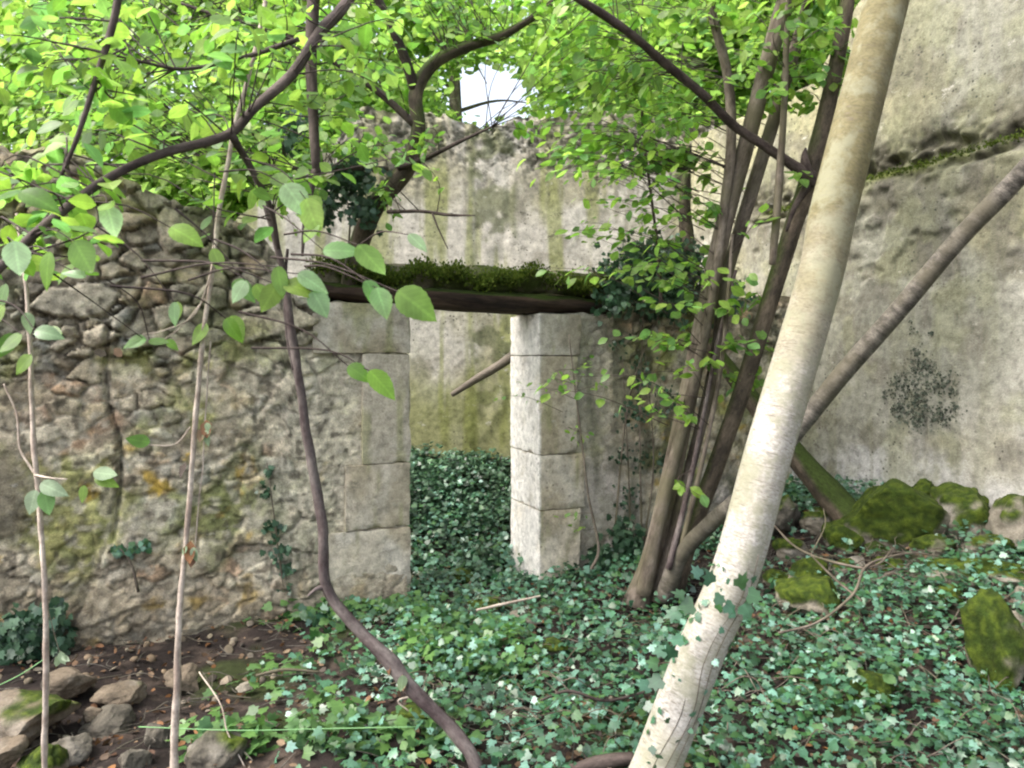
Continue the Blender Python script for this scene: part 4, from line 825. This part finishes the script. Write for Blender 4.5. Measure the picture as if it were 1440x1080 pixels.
simple('broken_stick', 'thin curved tan stick rising from bare soil left of the twisted liana', 'stick', [(280, 945, 3.2), (310, 990, 3.1), (320, 1030, 3.05), (345, 1080, 3.0)], [.003, .003, .003, .003], 'vine', 5, .1, 5)
simple('broken_stick', 'small pale stick sticking up beside the lower liana', 'stick', [(575, 1000, 3.0), (560, 985, 3.0), (590, 975, 3.0), (600, 950, 2.98)], [.003, .003, .004, .002], 'vine', 5, .1, 5)
simple('wooden_pole', 'dark weathered pole slanting in front of the wall inside the doorway', 'pole', [(636, 555, 6.4), (670, 533, 6.3), (705, 512, 6.2), (738, 488, 6.05)], [.022, .032, .036, .038], 'plank', 10, .06)
simple('broken_stump', 'short mossy stump standing on the wall top left of the grey stems', 'stump', [(968, 400, 5.7), (966, 340, 5.7), (963, 290, 5.7), (966, 245, 5.7)], [.06, .05, .045, .03], 'moss_bark', 12, .25, 8)
e = simple('twine', 'thin green twine stretched level above bare soil', 'twine', [(195, 1022, 3.0), (330, 1027, 2.98), (450, 1025, 2.98), (585, 1022, 2.95)], [.0022]*4, 'twine', 5, 0)
simple('twine', 'faint green twine slanting up at the bottom left edge', 'twine', [(-10, 968, 2.9), (30, 948, 2.95), (65, 925, 3.0)], [.002]*3, 'twine', 5, 0)
# pale dry leaf on a thread
dl = empty('dry_leaf', P(85, 925, 2.6), 'crumpled white dry leaf dangling from a thread by the left vine', 'leaf')
mb = MB(); mb.tube(px_path([(66, 850, 2.3), (76, 890, 2.5), (84, 918, 2.6)]), [.0012]*3, 4, 0, 5); mb.build('thread', M['vine'], dl)
build_leaves('blade', T_DEAD, [(P(84, 915, 2.6), np.array((.5, 0, -1)), np.array((0, -1, .3)), .05), (P(84, 920, 2.6), np.array((-.3, 0, -1)), np.array((.3, -1, .3)), .045), (P(86, 922, 2.6), np.array((.9, -.2, -.4)), np.array((0, -1, .6)), .04)], M['white_leaf'], dl, False)

# ------------------------------------------------------------------ ivy and ground plants
def wall_ivy(name, label, cat, spots, stemp, n, size, mat_, Nn, spread=0.10, group=None):
    """spots: list of (point, radius); leaves lie against the wall"""
    e = empty(name, stemp[0][0], label, cat, group)
    mb = MB()
    for i, pp in enumerate(stemp): mb.tube(pp, np.linspace(.009, .003, len(pp)), 5, .15, 5, i)
    mb.build('stems', M['grey_bark'], e)
    W = np.array([s[1] for s in spots]); W = W**2/np.sum(W**2); idx = RNG.choice(len(spots), n, p=W)
    pos = np.array([spots[i][0] for i in idx]); rad = np.array([spots[i][1] for i in idx])
    N3 = np.array((Nn[0], Nn[1], 0.0)); T3 = np.array((-Nn[1], Nn[0], 0.0))
    g = RNG.normal(0, .5, (n, 3)); 
    pos = pos+T3*(g[:, 0]*rad)[:, None]+np.array((0, 0, 1))*(g[:, 1]*rad)[:, None]+N3*(np.abs(g[:, 2])*spread+0.012)[:, None]
    nrm = N3+RNG.normal(0, .4, (n, 3))+np.array((0, 0, .35)); tip = np.array((0, 0, -1.0))+RNG.normal(0, .6, (n, 3))
    leaves('ivy_leaves', T_IVY, pos, tip, nrm, RNG.uniform(*size, n), M[mat_], e); return e
def fwp(u, v, off=0.0):  # point on the front wall seen at u, v
    r = (u-720)/F; s = (r*FP[1]-FP[0])/(FD[0]-r*FD[1]); y = FP[1]+s*FD[1]; p = P(u, v, y); p[0] += FN[0]*off; p[1] += FN[1]*off; return p
def rwp(u, v, off=0.05):
    r = (u-720)/F; s = (r*CORN[1]-CORN[0])/(RD[0]-r*RD[1]); y = CORN[1]+s*RD[1]; p = P(u, v, y); p[0] += RN[0]*off; p[1] += RN[1]*off; return p
wall_ivy('ivy_plant', 'dense dark ivy mass heaped on the wall top right of the doorway', 'ivy', [(fwp(u, v, .0), r) for u, v, r in ((860, 385, .14), (900, 365, .17), (940, 370, .16), (890, 400, .18), (930, 420, .16), (960, 400, .16), (850, 425, .10), (1000, 420, .14))],
         [[fwp(900, 780, .03), fwp(895, 600, .05), fwp(900, 420, .05)], [fwp(860, 770, .03), fwp(880, 560, .05), fwp(930, 420, .06)], [fwp(890, 440, .12), fwp(850, 410, .15), fwp(820, 380, .1)]], 2600, (.03, .055), 'ivy_dark', FN, .28)
wall_ivy('ivy_plant', 'thin ivy trailing down the rubble right of the doorway', 'ivy', [(fwp(u, v), r) for u, v, r in ((870, 480, .10), (900, 520, .13), (890, 580, .12), (905, 640, .10), (870, 640, .08), (880, 700, .10), (940, 560, .14), (930, 650, .12))],
         [[fwp(885, 780, .03), fwp(880, 640, .03), fwp(872, 500, .03)], [fwp(900, 780, .03), fwp(915, 650, .04), fwp(905, 500, .03)]], 300, (.02, .04), 'ivy_dark', FN, .05)
wall_ivy('ivy_plant', 'ivy bush climbing at the foot of the right door jamb', 'ivy', [(fwp(u, v, .08), r) for u, v, r in ((830, 780, .12), (870, 760, .14), (890, 790, .14), (800, 810, .10), (860, 810, .14), (750, 830, .12), (860, 735, .07))],
         [[fwp(850, 830, .05), fwp(855, 780, .08), fwp(860, 730, .1)]], 900, (.035, .06), 'ivy_dark', FN, .12)
wall_ivy('ivy_plant', 'dark ivy growing low on the wall at the left edge', 'ivy', [(fwp(u, v, .06), r) for u, v, r in ((15, 880, .10), (50, 870, .09), (80, 850, .07), (30, 910, .12), (90, 890, .06), (5, 930, .1), (100, 780, .0)) if r],
         [[fwp(40, 990, .03), fwp(45, 900, .05), fwp(60, 850, .05)]], 520, (.035, .06), 'ivy_dark', FN, .10)
wall_ivy('ivy_plant', 'ivy strand climbing the rubble left of the cut stone jamb', 'ivy', [(fwp(u, v), r) for u, v, r in ((390, 770, .07), (400, 800, .05), (385, 740, .05), (372, 690, .05), (398, 830, .06), (378, 660, .03))],
         [[fwp(405, 880, .03), fwp(392, 780, .03), fwp(375, 650, .03)]], 110, (.025, .045), 'ivy_dark', FN, .03)
wall_ivy('ivy_plant', 'small ivy patch spreading at mid height between the pale vines', 'ivy', [(fwp(u, v), r) for u, v, r in ((165, 772, .04), (185, 770, .04), (205, 765, .03))],
         [[fwp(195, 830, .03), fwp(185, 790, .03), fwp(170, 770, .03)]], 32, (.03, .045), 'ivy', FN, .02)
wall_ivy('ivy_plant', 'leafy ivy bank along the foot of the left door jamb', 'ivy', [(fwp(u, v, .14), r) for u, v, r in ((440, 870, .12), (490, 870, .13), (540, 880, .13), (400, 885, .10), (570, 890, .1), (460, 850, .06), (590, 860, .08))],
         [[fwp(480, 920, .1), fwp(490, 880, .15), fwp(470, 850, .1)]], 620, (.04, .065), 'ivy', FN, .16)
wall_ivy('climbing_plant', 'dark fan shaped withered creeper clinging to the plaster wall', 'creeper', [(rwp(u, v, .02), r) for u, v, r in ((1300, 520, .10), (1296, 495, .06), (1290, 465, .035), (1318, 540, .11), (1280, 540, .10), (1335, 535, .07), (1308, 508, .07), (1300, 565, .11), (1262, 540, .06), (1345, 550, .04), (1270, 575, .08), (1330, 585, .09), (1295, 590, .07), (1350, 575, .05), (1285, 450, .02), (1315, 470, .025), (1250, 555, .03))],
         [[rwp(1300, 570, .02), rwp(1300, 520, .02), rwp(1290, 460, .02)], [rwp(1302, 530, .02), rwp(1325, 545, .02), rwp(1345, 560, .02)], [rwp(1300, 530, .02), rwp(1275, 545, .02), rwp(1262, 560, .02)]], 1900, (.007, .02), 'withered', RN, .015)
wall_ivy('ivy_plant', 'ivy tuft hanging off the wall top below the leaning mossy tree', 'ivy', [(fwp(u, v, .05), r) for u, v, r in ((495, 255, .12), (470, 265, .10), (505, 300, .10), (450, 300, .1), (410, 185, .08), (400, 210, .08))],
         [[fwp(480, 400, .03), fwp(490, 320, .05), fwp(480, 250, .05)]], 620, (.03, .055), 'ivy_dark', FN, .2)
# ivy on the leaning trunk
ti = empty('ivy_plant', P(930, 1070, 2.5), 'pale young ivy creeping up the lower leaning trunk', 'ivy')
TP = catmull(pt[:6], 10); tpos = []; ttip = []; tn = []; tsz = []
sp = []
for k in range(75):
    i = int(RNG.uniform(0.02, .62)**0.9*len(TP)); c = TP[i]; t = unit(TP[min(i+1, len(TP)-1)]-TP[i]); side = unit(np.cross(t, [0, -1, 0])); a = RNG.uniform(-1.5, 1.5)
    n = unit(np.array((0, -1, 0))*math.cos(a)+side*math.sin(a)); tpos.append(c+n*0.084); tn.append(n+RNG.normal(0, .2, 3)); ttip.append(t*RNG.uniform(-.3, 1)+RNG.normal(0, .5, 3)); tsz.append(RNG.uniform(.012, .032))
for u, v, a in ((962, 838, 200), (955, 860, 160), (1000, 820, 250), (1038, 825, 300), (1052, 835, 20), (1045, 850, 60), (935, 915, 170), (925, 935, 200), (945, 925, 250), (930, 955, 150), (985, 810, 230), (1020, 850, 40), (915, 965, 190), (975, 850, 170), (1005, 840, 20), (960, 900, 180)):
    tpos.append(P(u, v, 2.54)); ttip.append(np.array((math.cos(math.radians(a)), -.1, -math.sin(math.radians(a))))); tn.append(np.array((RNG.normal(0, .3), -.8, .6))); tsz.append(RNG.uniform(.045, .062))
mb = MB()
for o_ in (-.4, .1, .5):
    mb.tube([TP[i]+unit(np.array((math.sin(o_+.25*math.sin(i*.5)), -math.cos(o_), 0)))*0.082 for i in range(4, 36, 4)], [.0013]*8, 4, 0, 4)
mb.build('stems', M['grey_bark'], ti)
nb = 16
leaves('ivy_leaves', T_IVY, tpos, ttip, tn, tsz, M['ivy'], ti)
# ground cover
def scatter(n, x0, x1, y0, y1, dens):
    x = RNG.uniform(x0, x1, n); y = RNG.uniform(y0, y1, n); k = RNG.uniform(0, 1, n) < dens(x, y); return x[k], y[k]
def outside(x, y):  # 0 inside the front wall or beyond the side wall
    d = FD[0]*(y-FP[1])-FD[1]*(x-FP[0]); s = FD[0]*(x-FP[0])+FD[1]*(y-FP[1])
    inwall = (d > -0.03) & (d < 0.55) & ~((s > 0.0) & (s < DOOR)); r = (x-CORN[0])*RN[0]+(y-CORN[1])*RN[1]
    return (~inwall)*(r > 0.02)*(y < 7.3)*1.0
def cover(name, label, n, dens, tpl, size, mat_, hmax, box=(-3.6, 4.0, 2.2, 7.3), lean=.45, cat='ground cover', smallbias=False):
    x, y = scatter(n, *box, lambda x, y: dens(x, y)*outside(x, y)); k = len(x)
    cl_ = 0.5+0.5*noise(x*4, y*4, 0, 5)
    z = ground(x, y)+0.01+RNG.uniform(0, 1, k)**1.5*hmax*(0.35+cl_)
    nrm = np.array((0, -.35, 1.0))+RNG.normal(0, lean, (k, 3)); tip = RNG.normal(0, 1, (k, 3))*np.array((1, 1, .25))-np.array((0, .5, .15))
    o = leaves(name, tpl, np.stack([x, y, z], -1), tip, nrm, RNG.uniform(*size, k), M[mat_])
    return tag(o, label, cat, None, 'stuff')
def d_right(x, y):
    a = ss(-1.25, -0.1, x-0.25*(3.6-y)+0.4*fbm(x*1.5, y*1.5, 0, 3, 14)); b_ = ss(5.3, 4.2, y+0*x)
    patch = ss(-0.75, -0.4, fbm(x*2.6, y*2.6, 0, 3, 17)); shade = 1-0.85*ss(0.75, 0.35, np.hypot((x-1.9)/1.9, (y-4.75)/1.0))
    return a*patch*shade
cover('ivy_ground_cover', 'silvery green ivy carpet spreading over the bank at lower right', 100000, lambda x, y: d_right(x, y)*ss(.9, 1.8, x+.3*fbm(x*3, y*3, 0, 2, 3)), T_IVY, (.014, .044), 'ivy', .14)
cover('ivy_ground_cover', 'green ivy carpet in front of the doorway', 52000, lambda x, y: d_right(x, y)*(1-ss(.9, 1.8, x+.3*fbm(x*3, y*3, 0, 2, 3)))*.9, T_IVY, (.018, .05), 'ivy', .13)
def d_in(x, y):
    d = FD[0]*(y-FP[1])-FD[1]*(x-FP[0]); s_ = FD[0]*(x-FP[0])+FD[1]*(y-FP[1]); return ss(0.1, 0.5, d)*ss(-1.9, -1.4, x)*(1-.85*ss(1.25, .75, d)*ss(.75, .4, s_+.3*fbm(x*3, y*3, 0, 3, 2)))
cover('ivy_ground_cover', 'dark ivy heap filling the room behind the doorway', 30000, lambda x, y: d_in(x, y)*ss(-.5, 0, fbm(x*3, y*3, 0, 3, 6)), T_IVY, (.028, .05), 'ivy_dark', .14, (-2.0, 2.0, 5.0, 7.4))
cover('ivy_ground_cover', 'lighter green ivy creeping through the doorway', 9000, lambda x, y: d_in(x, y)*ss(-.1, .2, fbm(x*3.4, y*3.4, 0, 3, 8)), T_IVY, (.03, .055), 'ivy', .17, (-2.0, 1.6, 5.0, 6.9))
cover('ivy_ground_cover', 'sparse broad ivy leaves on the bare soil at lower left', 9000, lambda x, y: ss(-.05, .3, fbm(x*2.5, y*2.5, 0, 3, 26))*ss(-1.6, -.8, x)*ss(.3, -.2, x)*.7, T_IVY, (.045, .075), 'herb', .10, (-2.2, .5, 2.4, 4.9))
cover('low_herbs', 'bright green low herbs among the ivy at bottom centre', 1500, lambda x, y: ss(.0, .3, fbm(x*3, y*3, 0, 3, 36))*ss(4.2, 3.4, y), T_LEAF, (.04, .07), 'herb', .10, (-.6, 1.9, 2.4, 4.4), cat='herbs')
cover('low_herbs', 'yellow green herbs and moss growing just inside the doorway', 2600, lambda x, y: d_in(x, y)*ss(.05, .25, fbm(x*4, y*4, 0, 3, 88))*ss(6.4, 5.9, y), T_SMALL, (.02, .045), 'moss', .16, (-2.0, 1.6, 5.0, 6.6), cat='herbs')
cover('leaf_litter', 'brown and orange dead leaves scattered over the soil', 16000, lambda x, y: .4+.6*ss(0, .3, fbm(x*2, y*2, 0, 3, 46)), T_DEAD, (.012, .05), 'dead', .02, lean=.7, cat='leaf litter')
M['gravel'] = leaf_mat('crumbled_stone', [(0.10, 0.08, 0.06), (0.20, 0.17, 0.12), (0.30, 0.26, 0.20), (0.07, 0.06, 0.05), (0.24, 0.18, 0.12)], 0.0, 0.95, 0.1, 1.0, 0.0)
iv = ico(2 if False else 3)
V_, F_ = ICO[3]; import bmesh as _bm; b_ = _bm.new(); _bm.ops.create_icosphere(b_, subdivisions=2, radius=0.5); V_ = np.array([v.co[:] for v in b_.verts]); F_ = np.array([[v.index for v in f.verts] for f in b_.faces]); b_.free()
V_ = V_*(1+0.5*fbm(V_[:, 0]*3, V_[:, 1]*3, V_[:, 2]*3, 2, 5)[:, None]); V_[:, 2] *= .7
cover('gravel', 'crumbled stone fragments strewn along the foot of the rubble wall', 2600, lambda x, y: ss(1.3, .2, np.abs(FD[0]*(y-FP[1])-FD[1]*(x-FP[0])))*ss(.3, -.8, x)*.9+.04, (V_, F_), (.012, .055), 'gravel', .004, cat='gravel')
# bare trailing ivy stems over the bank
mb = MB()
for k in range(150):
    x, y = RNG.uniform(-.6, 2.9), RNG.uniform(2.4, 4.9); a = RNG.uniform(0, 2*PI); pts = []
    for q in range(7):
        pts.append((x, y, float(ground(x, y))+RNG.uniform(.02, .10))); a += RNG.normal(0, .5); x += math.cos(a)*.09; y += math.sin(a)*.09
    if outside(np.array([x]), np.array([y]))[0]: mb.tube(pts, [.003, .003, .0028, .0026, .0024, .002, .0015], 4, 0, 3, k % 5, closed=False)
tag(mb.build('ivy_stems', M['grey_bark']), 'thin brown ivy runners trailing between the ground ivy leaves', 'ivy stems', None, 'stuff')
# twig litter
mb = MB()
for k in range(1100):
    x, y = (RNG.uniform(-3, 3.0), RNG.uniform(2.3, 4.9)) if k < 700 else (RNG.normal(1.75, .5), RNG.normal(4.55, .35))
    if not outside(np.array([x]), np.array([y]))[0]: continue
    a = RNG.uniform(0, PI); l = RNG.uniform(.05, .22); pts = [(x+math.cos(a)*l*t+RNG.normal(0, .01), y+math.sin(a)*l*t, float(ground(x+math.cos(a)*l*t, y+math.sin(a)*l*t))+.02+RNG.uniform(0, .03)) for t in (-.5, 0, .5)]
    mb.tube(pts, [.0022, .0026, .0015], 4, 0, 3, k % 7, closed=False)
tag(mb.build('twig_litter', M['speck_bark']), 'thin pale twigs strewn over the soil and ivy', 'twigs', None, 'stuff')
# moss growing on lintel capping, ledge
def moss_tufts(label, pts, r, n, size):
    pts = np.array(pts); c = pts[RNG.integers(0, len(pts), n)]+RNG.normal(0, 1, (n, 3))*np.array(r)
    o = leaves('moss', T_SMALL, c, np.array((0, 0, 1))+RNG.normal(0, .6, (n, 3)), RNG.normal(0, 1, (n, 3)), RNG.uniform(*size, n), M['moss']); return tag(o, label, 'moss', None, 'stuff')
S_ = np.linspace(-.6, 1.5, 70)
moss_tufts('bright green moss growing along the top of the doorway beam', [fw(s, -.03, 2.135+.03*math.sin(s*9)+.025*math.sin(s*23)) for s in S_], (.03, .06, .028), 8000, (.012, .03))
moss_tufts('dark moss growing on the broken ledge of the plaster wall', [(CORN[0]+s*RD[0]+.05*RN[0], CORN[1]+s*RD[1]+.05*RN[1], float(ledge_z(np.array([s]))[0])) for s in np.linspace(1.2, 4.6, 160)], (.02, .03, .012), 2600, (.01, .024))

# ------------------------------------------------------------------ trees beyond the ruin
def far_tree(label, x, y, h, r, crown, nl, ls, seed, lean=0.0):
    g = float(ground(x, y)); e = empty('woodland_tree', (x, y, g), label, 'tree', 'trees beyond the ruined walls')
    rr = np.random.default_rng(seed); mb = MB(); top = np.array((x+lean, y, g+h))
    q = mb.tube([(x, y, g-.1), (x+lean*.3, y, g+h*.35), (x+lean*.6, y+.1, g+h*.7), top], [r, r*.8, r*.55, r*.2], 10, .06, 8, seed)
    mb.build('trunk', M['grey_bark'], e)
    mb = MB(); cen = []
    for k in range(24):
        s = q[int(rr.uniform(.3, .98)*(len(q)-1))]; d = unit(rr.normal(size=3)*np.array((1, 1, .5))); tt = s+d*np.array(crown)*rr.uniform(.4, 1.0)
        w = mb.tube([s, (s+tt)/2+np.array((0, 0, .15)), tt], [r*.28, r*.16, .008], 5, .1, 5, k); cen += [w[-1], w[len(w)*2//3], w[len(w)//2]]
        for _ in range(2): cen.append(tt+rr.normal(0, .4, 3))
    mb.build('limbs', M['grey_bark'], e)
    cen = np.array(cen); idx = rr.integers(0, len(cen), nl)
    p = cen[idx]+rr.normal(0, 1, (nl, 3))*np.array((.42, .42, .24))
    ok = ~in_gap(p, 1.05+.35*RNG.normal(size=nl)*.4) & (p[:, 1] > 7.7); p = p[ok]; n = len(p)
    nm = np.array((0, -.2, 1.0))+RNG.normal(0, .6, (n, 3)); tip = RNG.normal(0, 1, (n, 3))*np.array((1, 1, .4))-np.array((0, 0, .4))
    leaves('crown', T_SMALL, p, tip, nm, RNG.uniform(*ls, n), M['far_leaf'], e)
far = [
    ('bushy tree behind the left end of the rubble wall', -6.2, 9.0, 6.2, .12, (2.0, 1.4, 1.9), 8500, 0),
    ('yellow green tree behind the rubble wall left of the doorway', -3.6, 9.6, 6.5, .12, (2.0, 1.4, 2.0), 9500, .3),
    ('leafy tree filling the gap left of the bright sky hole', -1.9, 10.5, 7.0, .11, (1.7, 1.4, 2.0), 9000, -.2),
    ('bright tree crown right of the sky hole', 1.6, 10.2, 7.2, .10, (1.9, 1.3, 2.3), 10000, .2),
    ('slender grey trunked tree right behind the back wall', 1.95, 12.2, 8.5, .16, (2.0, 1.5, 2.6), 8000, .0),
    ('bright tree seen between the grey stems', 3.6, 9.6, 6.8, .10, (1.8, 1.3, 2.2), 10000, .3),
    ('tree peeping over the corner left of the pale trunk', 5.4, 11.5, 8.0, .13, (2.2, 1.5, 2.5), 7500, .2),
    ('hazy tall tree far behind the upper left foliage', -5.6, 14.0, 9.5, .18, (3.0, 2.0, 3.4), 7000, .0),
    ('hazy tall tree closing the view above the back wall', -0.9, 15.5, 11.5, .18, (3.0, 2.0, 3.2), 7000, -.6),
    ('hazy tall tree far behind the stems', 4.5, 15.0, 11.0, .18, (3.2, 2.0, 3.8), 8000, .0),
]
for k, (lb, x, y, h, r, cr, nl, ln) in enumerate(far):
    far_tree(lb, x, y, h, r, cr, int(nl*1.8), (.10, .17), 60+k, ln)
